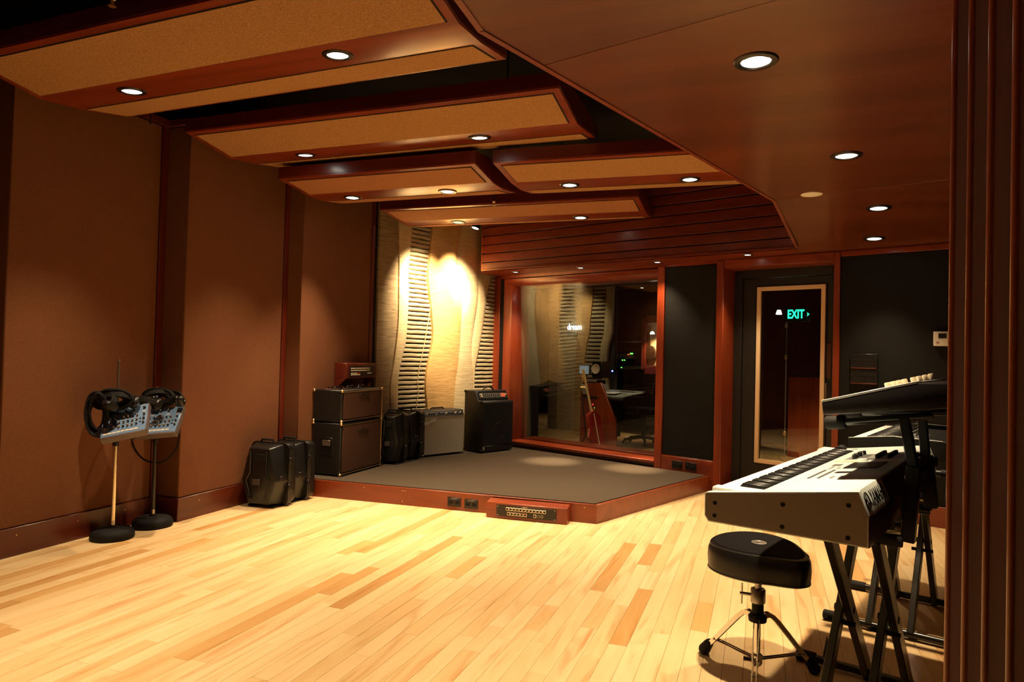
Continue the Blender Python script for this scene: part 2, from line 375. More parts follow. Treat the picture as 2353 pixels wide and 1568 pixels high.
MB().prism([FA+V((0,0,0)),FB,FB-FN*0.12,FA-FN*0.12],(0,0,3.2)).ob('backing_board',felt_dark,art)
ZS=[SZ+0.002+i*(3.0-SZ)/56 for i in range(57)]
def strip(name,fa,fb,h0,mat,bulge=0.02,z0=0,nx=7):
    m=MB(); rows=[]
    for z in ZS:
        if z<z0: continue
        a,b=fa(z),fb(z)
        if b-a<0.012: b=a+0.012
        r=[fpt(a+0.002,z,0)]
        for k in range(nx):
            t=k/(nx-1); s=a+0.002+(b-a-0.004)*t
            hh=h0+bulge*(1-(2*t-1)**4)+0.006*noise.noise(V((s*6,z*2.5,h0*40)))
            r.append(fpt(s,z,hh))
        r.append(fpt(b-0.002,z,0)); rows.append([m.bm.verts.new(p) for p in r])
    for i in range(len(rows)-1):
        for k in range(len(rows[0])-1): m.bm.faces.new((rows[i][k],rows[i][k+1],rows[i+1][k+1],rows[i+1][k]))
    m.bm.faces.new(rows[-1]); m.bm.faces.new(rows[0][::-1])
    for f in m.bm.faces: f.smooth=True
    return m.ob(name,mat,art)
def ribs(fa,fb,z0,z1,pitch):
    z=z0; rnd=random.Random(3)
    while z<z1:
        a,b=fa(z+pitch/2)+0.004,fb(z+pitch/2)-0.004
        if b-a>0.02:
            hh=pitch*(rnd.uniform(-0.03,0.03)+0.68+0.17*min(1,z/2.2)); m=MB(); rows=[]; jz=[rnd.uniform(-0.0025,0.0025) for _ in range(6)]
            for k in range(6):
                s=a+(b-a)*k/5; zz=z+jz[k]
                rows.append([m.bm.verts.new(fpt(s,zz+u*hh,h)) for u,h in ((0,0),(0.02,0.028),(0.25,0.042),(0.75,0.042),(0.98,0.028),(1,0))])
            for k in range(5):
                for j in range(5): m.bm.faces.new((rows[k][j],rows[k+1][j],rows[k+1][j+1],rows[k][j+1]))
            m.bm.faces.new(rows[0]); m.bm.faces.new(rows[-1][::-1])
            m.ob('felt_rib',felt_rib,art)
        z+=pitch
strip('felt_strip',fc[0],fc[1],0.03,felt_tan); strip('felt_strip',fc[1],fc[2],0.05,felt_pale,0.015)
ribs(fc[2],fc[3],SZ+0.01,2.72,0.0495)
strip('felt_strip',fc[3],fc[4],0.06,felt_or,0.03); strip('felt_strip',fc[4],fc[5],0.05,felt_pale,0.02); 
strip('felt_strip',fc[5],fc[6],0.04,felt_pale,0.015)
ribs(fc[6],fc[7],SZ+0.01,2.2,0.0495)
cordp=[fpx(*p) for p in ((982,700),(979,725),(968,790),(955,853),(952,875),(954.5,901),(947.7,945))]
MB().tube([fpt(s,z,0.05) for s,z in cordp],0.004,6).ob('felt_cord',felt_pale,art)
# ---- window wall
ww=empty('wall_window'); struct(ww)
B=lambda s0,n0,z0,s1,n1,z1,bv=0.0:MB().lo((s0,n0,z0),(s1,n1,z1),WM,bv)
B(-0.62,0.04,0,-0.26,0.36,3.2).ob('wall_section',cherryZ,ww)
B(-0.455,0,SZ,-0.315,0.05,2.19,0.003).ob('cherry_stile',cherryZ,ww)
B(-0.315,0.012,SZ,-0.245,0.05,2.19).ob('black_fabric_strip',blackfab,ww)
B(-0.62,0.03,2.165,2.56,0.36,3.2).ob('wall_section',cherryX,ww)
B(-0.62,0.01,2.165,5.7,0.36,2.215,0.002).ob('top_rail',cherryX,ww)
B(-0.62,0.03,0,2.56,0.36,0.18).ob('wall_section',mahog,ww)
B(1.93,0.03,0.0,2.50,0.36,2.2).ob('wall_section',cherryZ,ww)
B(1.93,0.0,SZ-0.145,2.49,0.035,0.277,0.002).ob('bottom_rail',cherryX,ww)
B(1.935,0.006,0.277,2.489,0.04,0.284,0.002).ob('panel_bead',cherryX,ww)
B(1.94,0.012,0.284,2.487,0.05,2.16,0.004).ob('black_fabric_panel',blackfab,ww)
B(2.487,-0.004,0,2.56,0.28,2.185,0.004).ob('pillar',cherryZ,ww)
B(2.56,0.05,2.11,3.54,0.36,3.2).ob('wall_section',cherryX,ww)
B(2.56,0.0,2.112,3.54,0.28,2.19,0.003).ob('door_head_casing',cherryX,ww)
B(3.54,-0.004,0,3.592,0.30,2.185,0.004).ob('pillar',cherryZ,ww)
B(3.592,0.03,0,5.75,0.36,3.2).ob('wall_section',mahog,ww)
B(3.592,0.012,0.16,5.7,0.05,2.145,0.004).ob('black_fabric_panel',blackfab,ww)
B(3.592,0.0,2.145,5.7,0.05,2.19,0.003).ob('panel_top_rail',cherryX,ww)
struct(B(3.592,0.0,0,5.7,0.04,0.16,0.003).ob('baseboard_window',cherryX))
# window 1
w1=empty('window_1'); struct(w1)
MB().prism([W(-0.245,-0.006,SZ),W(-0.115,-0.006,SZ),W(0.0,0.13,SZ),W(0.0,0.2,SZ),W(-0.245,0.2,SZ)],(0,0,2.16-SZ),b=0.003).ob('window_casing',cherryZ,w1)
B(1.856,-0.006,SZ,1.935,0.30,2.175,0.003).ob('window_casing',cherryZ,w1)
MB().prism([W(-0.20,-0.012,2.155),W(-0.20,-0.012,2.09),W(-0.20,0.1,2.05),W(-0.20,0.2,2.05),W(-0.20,0.2,2.155)],WD*2.057,b=0.003).ob('window_head',cherryX,w1)
B(-0.22,0.02,2.156,1.86,0.06,2.166).ob('black_reveal',voidm,w1)
MB().prism([W(-0.22,-0.02,0.185),W(-0.22,-0.025,0.215),W(-0.22,0.11,0.235),W(-0.22,0.11,0.185)],WD*2.08,b=0.003).ob('window_sill',cherryX,w1)
B(-0.02,0.112,0.185,1.86,0.135,0.228).ob('glazing_gasket',blkmatt,w1)
B(-0.02,0.135,0.185,1.86,0.36,0.25,0.002).ob('inner_sill',cherryX,w1)
B(-0.05,0.13,0.2,-0.005,0.42,2.1).ob('inner_reveal',blackfab,w1)
B(-0.05,0.2,2.05,1.9,0.42,2.2).ob('inner_head',blackfab,w1)
MB().prism([W(-0.02,0.125,0.225),W(-0.02,0.137,0.225),W(-0.02,0.052,2.08),W(-0.02,0.04,2.08)],WD*1.885).ob('glass_pane',glass1,w1)
# door 1 in its recess
d1=empty('door_1'); struct(d1); DN=0.25
def DB(s0,z0,s1,z1,n0,n1,bv=0.003): return MB().lo((s0,n0,z0),(s1,n1,z1),WM,bv)
doorblk=plain('black_painted_door',(0.012,0.0105,0.009),0.45)
DB(2.56,0,2.64,2.112,DN-0.01,DN+0.1).ob('door_jamb',doorblk,d1); DB(3.46,0,3.54,2.112,DN-0.01,DN+0.1).ob('door_jamb',doorblk,d1); DB(2.64,2.03,3.46,2.112,DN-0.01,DN+0.1).ob('door_head',doorblk,d1)
leaf=MB(); 
for a in ((2.645,0.01,2.81,2.025),(3.372,0.01,3.455,2.025),(2.81,0.01,3.372,0.31),(2.81,1.925,3.372,2.025)): leaf.lo((a[0],DN+0.01,a[1]),(a[2],DN+0.06,a[3]),WM)
leaf.ob('door_leaf',doorblk,d1)
creamfr=plain('cream_glazing_bead',(0.80,0.58,0.34),0.4)
for a in ((2.780,0.285,2.818,1.945),(3.363,0.285,3.401,1.945)): MB().lo((a[0],DN-0.006,a[1]),(a[2],DN+0.02,a[3]),WM,0.002).ob('glazing_bead',creamfr,d1)
for a in ((2.818,0.285,3.363,0.322),(2.818,1.908,3.363,1.945)): MB().lo((a[0],DN-0.006,a[1]),(a[2],DN+0.02,a[3]),WM,0.002).ob('glazing_bead',creamfr,d1)
for a in ((2.765,0.27,2.785,1.96),(3.396,0.27,3.416,1.96),(2.785,0.27,3.396,0.29),(2.785,1.94,3.396,1.96)): MB().lo((a[0],DN+0.0,a[1]),(a[2],DN+0.02,a[3]),WM,0.004).ob('bead_surround',blk,d1)
MB().lo((2.81,DN+0.03,0.31),(3.372,DN+0.036,1.925),WM).ob('glass_pane',glass2,d1)
hs=3.43
MB().tube([W(hs,DN+0.01,1.06),W(hs,DN-0.05,1.06),W(hs,DN-0.05,0.84),W(hs,DN+0.01,0.84)],0.009,8).ob('door_handle',steel,d1)
DB(3.42,1.11,3.458,1.42,DN-0.012,DN+0.012,0.001).ob('push_plate',plain('bronze_plate',(0.10,0.045,0.025),0.4,0.6),d1)
# small wall fittings
def wthing(name,label,cat,s,z,rot=0): return thing(name,label,cat,W(s,0,z),WANG)
def outlet(s,z,label,n=0.0,M=None):
    t=thing('outlet_plate',label,'outlet',W(s,n,z),WANG,'black outlet plates')
    MB().box((0,-0.004,0),(0.115,0.008,0.072),b=0.002).ob('cover_plate',blk,t)
    for k in (-1,1):
        MB().box((k*0.028,-0.010,0),(0.034,0.006,0.028),b=0.003).ob('socket',blkmatt,t)
    MB().cyl((0,-0.008,0),(0,-0.0105,0),0.003,8).ob('screw',steel,t)
    return t
s1,z1=wpx(1556,1068,0); s2,z2=wpx(1587,1072,0)
outlet(s1,z1,'black outlet plate under the black fabric panel, the one nearer the window'); outlet(s2,z2,'black outlet plate under the black fabric panel, the one nearer the door')
s1,z1=wpx(1986,831,0); s2,z2=wpx(1986,866,0)
for s_,z_,lb,c in ((s1,z1,'upper of two dark patch panels on the black wall behind the keyboards','u'),(s2,z2,'lower of two dark patch panels on the black wall behind the keyboards','l')):
    t=wthing('patch_panel',lb,'patch panel',s_,z_)
    MB().box((0,-0.002,0),(0.205,0.02,0.125),b=0.003).ob('face_plate',blk,t); MB().box((0,-0.016,-0.056),(0.2,0.01,0.008),b=0.001).ob('lower_edge',mahog,t)
    for k in range(8): MB().cyl((-0.08+k*0.023,-0.012,0.012),(-0.08+k*0.023,-0.016,0.012),0.007,10).ob('jack',blkmatt,t)
s1,z1=wpx(2160,779,0)
t=wthing('wall_control','small white wall control box with dark display on the black wall','wall control',s1+0.01,z1)
MB().box((0,-0.01,0),(0.10,0.045,0.112),b=0.004).ob('case',white,t); MB().box((0.012,-0.034,0.022),(0.055,0.004,0.038),b=0.001).ob('display',blk,t); MB().box((-0.02,-0.034,-0.03),(0.02,0.003,0.006)).ob('button',redp,t)
# ---- bulkhead of horizontal boards in front of the window wall
BL=onz(1107,623,2.2); BR=onz(1828,570,2.2); bd=(BR-BL); bd.z=0; bd.normalize(); bn=V((-bd.y,bd.x,0))
BE=BL+bd*5.6; BM=frameM(BL-V((0,0,2.2)),bd,bn,V((0,0,1)))
bh=empty('trim_1'); struct(bh)
BLN=(BR-BL).length+0.0
MB().lo((0,0.02,2.2),(BLN,0.06,3.2),BM).ob('bulkhead_backing',voidm,bh)
zt=2.2; k=0
for hh in (0.092,0.1,0.101,0.101,0.101,0.101,0.101,0.101,0.101):
    MB().lo((0,0,zt+0.006),(BLN,0.02,zt+hh-0.004),BM,0.002).ob('bulkhead_plank',bulkwood,bh); zt+=hh
# underside between bulkhead and window wall
MB().prism([V((BL.x,BL.y,2.2)),V((BR.x,BR.y,2.2)),W(3.2,0.05,2.2),W(-0.60,0.05,2.2)],(0,0,0.03)).ob('bulkhead_underside',cherryX,bh)
MB().prism([V((BL.x,BL.y,2.2)),V((BL.x,BL.y,3.2)),W(-0.60,0.05,3.2),W(-0.60,0.05,2.2)],bd*-0.012).ob('bulkhead_end',cherryZ,bh)
# ---- stage
stg=thing('stage','low corner stage with charcoal carpet and cherry wood face','stage')
SL=V((-3.722,4.89,0)); SC=V((-1.135,5.026,0)); SR=W(2.455,-0.008,0)
poly=[SL,SC,SR,W(-0.43,-0.006,0),V((-3.715,6.05,0))]
inn=[SL+V((0.0,0.03,0)),SC+V((-0.02,0.03,0)),SR+V((-0.03,0.005,0)),W(-0.43,-0.006,0),V((-3.715,6.05,0))]
MB().prism([p+V((0,0,SZ-0.02)) for p in inn],(0,0,0.02)).ob('carpet',carpet,stg)
def face(a,b,mat,nm='stage_face'):
    d=(b-a).normalized(); n=V((-d.y,d.x,0))
    return MB().prism([a,b,b+n*0.024,a+n*0.024],(0,0,SZ-0.004),b=0.002).ob(nm,mat,stg)
stgface=wood('cherry_stage_face',(0.16,0.022,0.006),(0.27,0.05,0.012),'x')
face(SL,SC,stgface); face(SC,SR,stgface)
MB().prism([p for p in inn],(0,0,SZ-0.02)).ob('stage_core',voidm,stg)
d=(SC-SL).normalized()
sc=MB()
for q in (0.30,0.65,1.0,1.02,2.32,2.5):
    for z in ((0.115,) if q!=1.0 else (0.03,0.115)): 
        p=SL+d*q; sc.cyl(p+V((0,0.002,z)),p+V((0,-0.0025,z)),0.004,8)
sc.ob('brass_screws',brass,stg)
def sface(px,py):
    p=onv(px,py,SL,SC); return p
for px,py,lb in ((1044,1154,'black outlet plate on the stage face, farther from the jack panel'),(1083,1159,'black outlet plate on the stage face, next to the jack panel')):
    p=sface(px,py); t=thing('outlet_plate',lb,'outlet',p,math.atan2(d.y,d.x),'black outlet plates')
    MB().box((0,-0.004,0),(0.112,0.008,0.072),b=0.002).ob('cover_plate',blk,t)
    for k in (-1,1): MB().box((k*0.028,-0.010,0),(0.034,0.006,0.028),b=0.003).ob('socket',blkmatt,t)
    MB().box((0,-0.0085,0.026),(0.05,0.001,0.004)).ob('printed_line',plain('grey_print',(0.3,0.3,0.28),0.6),t)
# stage jack box
a=onz(1117,1189); b=onz(1303,1207); jb=thing('jack_panel_box','long cherry wood box with a black jack panel standing against the stage face','jack panel',a,math.atan2((b-a).y,(b-a).x))
Lb=(b-a).length; Db=0.102; HB=0.118
MB().prism([(0,0,0),(0,0,HB),(0,Db,HB+0.012),(0,Db,0)],(Lb,0,0),b=0.003).ob('box_body',cherryX,jb)
MB().box((Lb*0.5+0.0,-0.003,0.062),(0.465,0.008,0.082),b=0.001).ob('black_faceplate',blk,jb)
def jack(t,x,z,y=-0.008,r=0.012,sq=True,mat=cream):
    if sq:
        o=MB().box((x,y,z),(0.023,0.006,0.025),b=0.002).ob('jack_socket',mat,t)
    else: o=MB().tube([(x,y+0.003,z),(x,y-0.004,z)],0.010,14).ob('jack_socket',mat,t)
    MB().cyl((x,y-0.003,z),(x,y-0.006,z),0.0075,12).ob('jack_hole',blkmatt,o); return o
for k in range(12): jack(jb,Lb*0.5-0.145+k*0.0262,0.079)
for k in range(6):
    o=jack(jb,Lb*0.5-0.135+k*0.0262,0.044)
    if k>=4: MB().box((Lb*0.5-0.135+k*0.0262,-0.0125,0.055),(0.01,0.003,0.005)).ob('red_latch',redp,o)
for k,sq in ((0,True),(1,False),(2,False)): jack(jb,Lb*0.5+0.07+k*0.027,0.044,sq=sq)
MB().box((Lb*0.5-0.01,-0.0075,0.1),(0.04,0.001,0.004)).ob('printed_line',cream,jb)
for sx in (-1,1):
    for sz in (-1,1): MB().cyl((Lb*0.5+sx*0.222,-0.006,0.062+sz*0.033),(Lb*0.5+sx*0.222,-0.009,0.062+sz*0.033),0.004,8).ob('screw',steel,jb)
# ---- wood soffit at the right
so=empty('ceiling'); struct(so)
E=[V((-0.876,1.823,0)),V((-0.887,2.026,0)),V((0.049,4.775,0))]
e0=V((-0.80,-2.2,0)); seamL=onz(1239,153,2.3); seamR=onz(1784,0,2.3); sd=(seamR-seamL); sR=seamL+sd*(3.4/sd.x)
def slab(pts,name='soffit_panel',mat=soffit_m): return MB().prism([V((p[0],p[1],2.3 if len(p)<3 or p[2]==0 else p[2])) for p in pts],(0,0,0.05),b=0.0015).ob(name,mat,so)
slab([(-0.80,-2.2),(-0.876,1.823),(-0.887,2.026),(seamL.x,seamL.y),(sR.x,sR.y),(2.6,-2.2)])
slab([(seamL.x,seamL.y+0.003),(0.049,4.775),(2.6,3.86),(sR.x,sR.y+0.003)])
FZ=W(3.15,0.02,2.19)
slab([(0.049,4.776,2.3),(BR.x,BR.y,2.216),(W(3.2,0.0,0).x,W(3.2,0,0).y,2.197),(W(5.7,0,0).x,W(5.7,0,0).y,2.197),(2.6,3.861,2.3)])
def edge(a,b,z0,z1,mat=cherryY,h=0.35):
    d=(V((b[0],b[1],0))-V((a[0],a[1],0))).normalized(); n=V((d.y,-d.x,0))*0.022
    A=V((a[0],a[1],z0-0.004));Bq=V((b[0],b[1],z1-0.004))
    MB().poly([A,Bq,Bq+n,A+n,A+V((0,0,h)),Bq+V((0,0,h)),Bq+n+V((0,0,h)),A+n+V((0,0,h))],[(0,1,2,3),(4,5,6,7),(0,1,5,4),(1,2,6,5),(2,3,7,6),(3,0,4,7)]).ob('soffit_edge',mat,so)
edge((-0.80,-2.2),(-0.876,1.823),2.3,2.3); edge((-0.876,1.823),(-0.887,2.026),2.3,2.3); edge((-0.887,2.026),(0.049,4.775),2.3,2.3); 
q=W(3.1,-0.45,0); edge((0.049,4.775),(BR.x,BR.y),2.3,2.2,h=0.5)
# ---- slatted wall at the right, running back past the camera
wr=empty('wall_right'); struct(wr)
X0=0.378; Y0=1.735; sp=0.131
MB().lo((X0+0.03,-2.2,0),(X0+0.22,Y0-0.004,2.31)).ob('wall_core',mahogZ,wr)
slatm=wood('shaded_cherry_slat',(0.035,0.004,0.0015),(0.06,0.008,0.0025),'z',rough=0.75,coat=0.0,bump=0.0); nosem=wood('lit_cherry_nosing',(0.26,0.055,0.016),(0.38,0.10,0.03),'z',rough=0.3,coat=0.3,bump=0.0)  # face shade and edge highlights painted into two cherry tones
slatm.node_tree.nodes['Principled BSDF'].inputs['Specular IOR Level'].default_value=0.15
for k in range(12):
    y=Y0-k*sp
    MB().lo((X0+0.012,y-sp,0.0),(X0+0.034,y-0.012,2.3)).ob('wall_slat',slatm,wr)
    m=MB(); pr=[]
    for j in range(7):
        a=PI/2+PI*j/6; pr.append((X0+0.012+math.cos(a)*0.008,y-0.006+math.sin(a)*0.0085,0))
    pr=[(X0+0.034,y+0.0025,0)]+pr+[(X0+0.034,y-0.0145,0)]
    m.prism(pr,(0,0,2.3),sm=True).ob('slat_nosing',nosem,wr)
# ---- unseen enclosing walls
struct(MB().lo((-4.6,-2.4,0),(2.9,-2.2,3.3)).ob('wall_back',blackfab)); struct(MB().lo((2.6,-2.3,0),(2.8,5.5,3.3)).ob('wall_side',blackfab))
# ================================================================== CEILING PANELS
def cloud(label,L,R,fh=0.088,lit=None,fab2=True,fm=cloudfab):
    c=V(L[1])*0.5+V(R[1])*0.5; t=thing('ceiling_panel',label,'ceiling panel',c,0,'hanging acoustic ceiling panels')
    L=[V(p)-c for p in L]; R=[V(p)-c for p in R]; up=V((0,0,1))
    Lp=L+[L[3]+up*0.07,L[1]+up*0.17,L[0]+up*fh]; Rp=R+[R[3]+up*0.07,R[1]+up*0.17,R[0]+up*fh]; n=7
    F=[tuple(range(n)),tuple(range(n,2*n))[::-1]]+[(i,(i+1)%n,(i+1)%n+n,i+n) for i in range(n)]
    MB().poly(Lp+Rp,F).ob('panel_body',cherryX,t)
    a_,b_=L[0],R[0]; fy=V((0,-0.004,0)); MB().prism([a_+fy+up*0.012-V((0.003,0,0)),b_+fy+up*0.012+V((0.003,0,0)),b_+fy+up*(fh+0.006)+V((0.003,0,0)),a_+fy+up*(fh+0.006)-V((0.003,0,0))],(0,0.005,0)).ob('shaded_fascia_board',fascia_shade,t)
    for S_,sx in ((L,-1),(R,1)): MB().prism([S_[0]+up*0.012,S_[1]+up*0.012,S_[2]+up*0.012,S_[3]+up*0.012,S_[3]+up*0.075,S_[1]+up*0.175,S_[0]+up*(fh+0.004)],(sx*0.004,0,0)).ob('shaded_end_board',fascia_shade,t)  # thin overlays that carry painted shade on the unlit sides
    # light edging along the near lower edge and the ends
    def seg(i,j,m0,m1,nm='fabric_panel'):
        a,b,cc,d=L[i],R[i],R[j],L[j]
        ex=(b-a).normalized(); ey=(d-a).normalized(); nn=ex.cross(ey); 
        if nn.z>0: nn=-nn
        def quad(mg,mg0,mg1): return [a+ex*mg+ey*mg0,b-ex*mg+ey*mg0,cc-ex*mg-ey*mg1,d+ex*mg-ey*mg1]
        MB().prism([p-nn*0.004 for p in quad(0.044,m0-0.006,m1-0.006)],nn*0.0055).ob('shadow_gap',voidm,t)
        MB().prism([p-nn*0.004 for p in quad(0.052,m0,m1)],nn*0.009).ob(nm,fm,t)
    seg(0,1,0.048,0.030); 
    if fab2: seg(2,3,0.012,0.036,'rear_fabric_panel')
    return t
cl=[]
cloud('acoustic ceiling panel nearest the camera, broad tan fabric with two lamps',[(-4.0,2.35,2.742),(-4,2.77,2.675),(-4,3.02,2.70),(-4,3.35,2.762)],[(-1.255,2.24,2.742),(-1.255,2.66,2.675),(-1.255,2.91,2.70),(-1.255,3.24,2.762)])
cloud('acoustic ceiling panel second from the camera, above the black cases',[(-3.8,3.654,2.738),(-3.8,4.07,2.671),(-3.8,4.34,2.705),(-3.8,4.61,2.745)],[(-1.085,3.62,2.738),(-1.085,4.036,2.671),(-1.085,4.306,2.705),(-1.085,4.576,2.745)])
cloud('short left acoustic ceiling panel in the third row, above the stage front',[(-3.6,4.394,2.583),(-3.6,4.753,2.534),(-3.6,4.97,2.535),(-3.6,5.237,2.573)],[(-1.92,4.39,2.583),(-1.92,4.749,2.534),(-1.92,4.966,2.535),(-1.92,5.233,2.573)],fm=cloudfab2)
cloud('short right acoustic ceiling panel in the third row, tucked under the wood soffit',[(-1.812,4.467,2.6),(-1.812,4.855,2.55),(-1.812,5.075,2.55),(-1.812,5.34,2.585)],[(0.6,4.58,2.6),(0.6,4.968,2.55),(0.6,5.188,2.55),(0.6,5.453,2.585)])
cloud('farthest acoustic ceiling panel, in front of the felt art wall',[(-3.5,5.752,2.616),(-3.5,6.135,2.570),(-3.5,6.30,2.564),(-3.5,6.55,2.60)],[(-1.01,5.80,2.616),(-1.01,6.183,2.570),(-1.01,6.348,2.564),(-1.01,6.598,2.60)],fm=cloudfab2)
cloud('acoustic ceiling panel above and behind the camera',[(-4.1,0.75,2.742),(-4.1,1.10,2.675),(-4.1,1.32,2.70),(-4.1,1.52,2.762)],[(-1.25,0.73,2.742),(-1.25,1.08,2.675),(-1.265,1.30,2.70),(-1.265,1.52,2.762)])
# rods that carry the panels
for k,(x,y,z) in enumerate(((-3.9,3.45,2.8),(-1.45,4.95,2.7),(-1.5,3.9,2.8),(-3.0,6.2,2.7))):
    t=thing('hanger_rod','thin dark hanger rod above ceiling panel '+['over the second lamp row','beside the sprinkler gap','near its right end','by the felt wall'][k],'rod',(x,y,z),0,'rods holding up the ceiling panels')
    MB().cyl((0,0,-0.06),(0,0,3.25-z),0.005,6).ob('rod',blkmatt,t)
# ================================================================== LAMPS
def lampobj(p,aim,power,ang,blend,par,size=0.03,col=LAMP):
    l=bpy.data.lights.new('halogen_lamp','SPOT'); l.energy=power; l.spot_size=ang; l.spot_blend=blend; l.shadow_soft_size=size; l.color=col
    o=bpy.data.objects.new('halogen_lamp',l); COL.objects.link(o); o.location=p
    d=V(aim).normalized(); o.rotation_euler=d.to_track_quat('-Z','Y').to_euler(); o.parent=par; return o
def downlight(p,label,power=1.0,nrm=(0,0,-1),aim=(0,0,-1),r=0.076,on=True,ang=None,trim=blkmetal,blend=1.0,group='recessed ceiling downlights',dim=False):
    p=V(p); t=thing('downlight',label,'downlight',p,0,group)
    M=lookM((0,0,0),nrm,(0,1,0))
    MB().lathe([(r*0.66,-0.001),(r*0.66,0.004),(r*0.72,0.0075),(r*0.95,0.006),(r,0.002),(r,-0.001)],32,M).ob('trim_ring',trim,t)
    MB().lathe([(0,0.0015),(r*0.6,0.0015),(r*0.66,0.0025)],32,M).ob('lens',(lensdim if dim else lens) if on else cream,t)
    if on:
        MB().tube([M@V((r*0.62*math.cos(2*PI*k/32),r*0.62*math.sin(2*PI*k/32),0.0035)) for k in range(32)],0.0012,5,closed=True).ob('inner_ring',steel,t)
        lampobj(M@V((0,0,0.03)),aim,LAMPW*power,ang or LAMPA,blend,t)
    return t
def onseg(px,py,a,b,c):    # pixel on the plane through three points
    a,b,c=V(a),V(b),V(c); n=(b-a).cross(c-a).normalized(); 
    if n.z>0: n=-n
    d=ray(px,py); return CAM+d*(n.dot(a-CAM)/n.dot(d)),n
for (px,py,tri,lb) in (
 (303,209,((-4,2.77,2.675),(-1.25,2.66,2.675),(-4,3.02,2.70)),'leftmost downlight, in the nearest ceiling panel'),
 (776,126,((-4,2.77,2.675),(-1.25,2.66,2.675),(-4,3.02,2.70)),'largest downlight in the tan ceiling panels, right one of the nearest panel'),
 (702,356,((-3.8,4.07,2.671),(-1.084,4.065,2.671),(-3.8,4.34,2.705)),'left downlight of the second ceiling panel'),
 (1102,316,((-3.8,4.07,2.671),(-1.084,4.065,2.671),(-3.8,4.34,2.705)),'right downlight of the second ceiling panel'),
 (810,454,((-3.6,4.753,2.534),(-1.94,4.756,2.534),(-3.6,4.97,2.535)),'left downlight of the short left panel in the third row'),
 (1028,440,((-3.6,4.753,2.534),(-1.94,4.756,2.534),(-3.6,4.97,2.535)),'right downlight of the short left panel, with golden glare around it'),
 (1309,425,((-1.807,4.855,2.55),(0.6,4.95,2.55),(-1.827,5.062,2.55)),'left downlight of the short right panel in the third row'),
 (1585,412,((-1.807,4.855,2.55),(0.6,4.95,2.55),(-1.827,5.062,2.55)),'downlight of the third row closest to the wood soffit'),
 (1334,500,((-3.5,6.135,2.570),(-1.016,6.23,2.570),(-3.5,6.30,2.564)),'downlight in the farthest ceiling panel, right of centre')):
    p,n=onseg(px,py,*tri); downlight(p+n*0.0005,lb,1.0,n)
p,n=onseg(1052,511,(-3.5,6.135,2.570),(-1.016,6.23,2.570),(-3.5,6.30,2.564))
t=downlight(p+n*0.0005,'dim tilted downlight in the farthest ceiling panel, aimed at the felt wall',1.9,n,(-0.60,0.34,-0.66),ang=math.radians(62),dim=True,blend=1.0)
lampobj(n*0.03,(-0.62,0.24,-0.50),LAMPW*2.6,math.radians(30),1.0,t)
for x in (-3.3,-1.95): downlight((x,1.21,2.686),'downlight in the ceiling panel behind the camera, '+('left' if x<-3 else 'right'),0.45 if x<-3 else 1.15,(0,0,-1))
for (px,py,z,lb) in ((1737,140,2.3,'largest downlight in the wood soffit, above the keyboards'),(1945,357,2.3,'second downlight from the camera in the wood soffit')):
    p=onz(px,py,z); downlight(p-V((0,0,0.0005)),lb,1.45 if px==1737 else 1.1)
sp3=((0.049,4.776,2.3),tuple(W(3.1,0,2.197)),tuple(W(5.7,0,2.197)))
for (px,py,lb) in ((2019,478,'third downlight in the wood soffit, upper of the far pair'),(2009,548,'farthest downlight in the wood soffit, just in front of the black wall')):
    p,n=onseg(px,py,*sp3); downlight(p+n*0.0005,lb,0.5,n,ang=math.radians(75))
p=onz(1865,447,2.3)
t=thing('ceiling_disc','unlit round cream disc set in the wood soffit','ceiling speaker',p-V((0,0,0.0005)))
MB().lathe([(0,-0.004),(0.055,-0.004),(0.062,-0.002),(0.064,0)],32).ob('cover',plain('white_cover',(0.9,0.85,0.75),0.5),t)
for (px,py,lb) in ((1185,623,'small downlight above the left end of the control room window'),(1334,613,'small downlight above the middle of the control room window'),(1511,600,'small downlight between the window and the black panel'),(1718,583,'small downlight above the glass door')):
    p=onz(px,py+2.0,2.2); b=W(0,0,0); n=(p-b).dot(WN); s=(p-b).dot(WD)
    if n>-0.12: p=W(s,-0.12,2.2)
    tgt={1334:V((-2.04,6.85,0.15)),1511:V((-1.18,6.80,0.15))}.get(px)
    t=downlight(p-V((0,0,0.0005)),lb,0.30,aim=(-0.05,-0.07,-1),r=0.046,ang=math.radians(92),blend=0.8)
    if tgt: lampobj((0,0,-0.02),tgt-p,LAMPW*3.0,math.radians(20),1.0,t)
# adjustable spot under the ceiling aimed at the felt wall
sp=V((-2.93,6.76,2.6)); t=thing('spotlight','small adjustable spotlight tucked beside the slatted bulkhead, aimed at the felt wall','spotlight',sp)
ax=(V((-3.32,7.15,1.75))-sp).normalized(); M=lookM((0,0,0),V((-0.2,-0.25,-1)).normalized(),(0,1,0))
MB().lathe([(0,-0.10),(0.035,-0.095),(0.042,-0.05),(0.045,0.0),(0.040,0.002),(0.037,-0.006)],24,M).ob('can',blkmetal,t)
MB().lathe([(0,-0.003),(0.039,-0.003)],24,M).ob('lens',lens,t); MB().cyl(M@V((0,0,-0.09)),(0,0,0.65),0.008,8).ob('stem',blkmatt,t)
lampobj(M@V((0,0,0.02)),ax,LAMPW*1.9,math.radians(70),1.0,t); lampobj(M@V((0,0,0.02)),(V((-3.34,7.18,2.02))-sp).normalized(),LAMPW*3.4,math.radians(30),1.0,t)
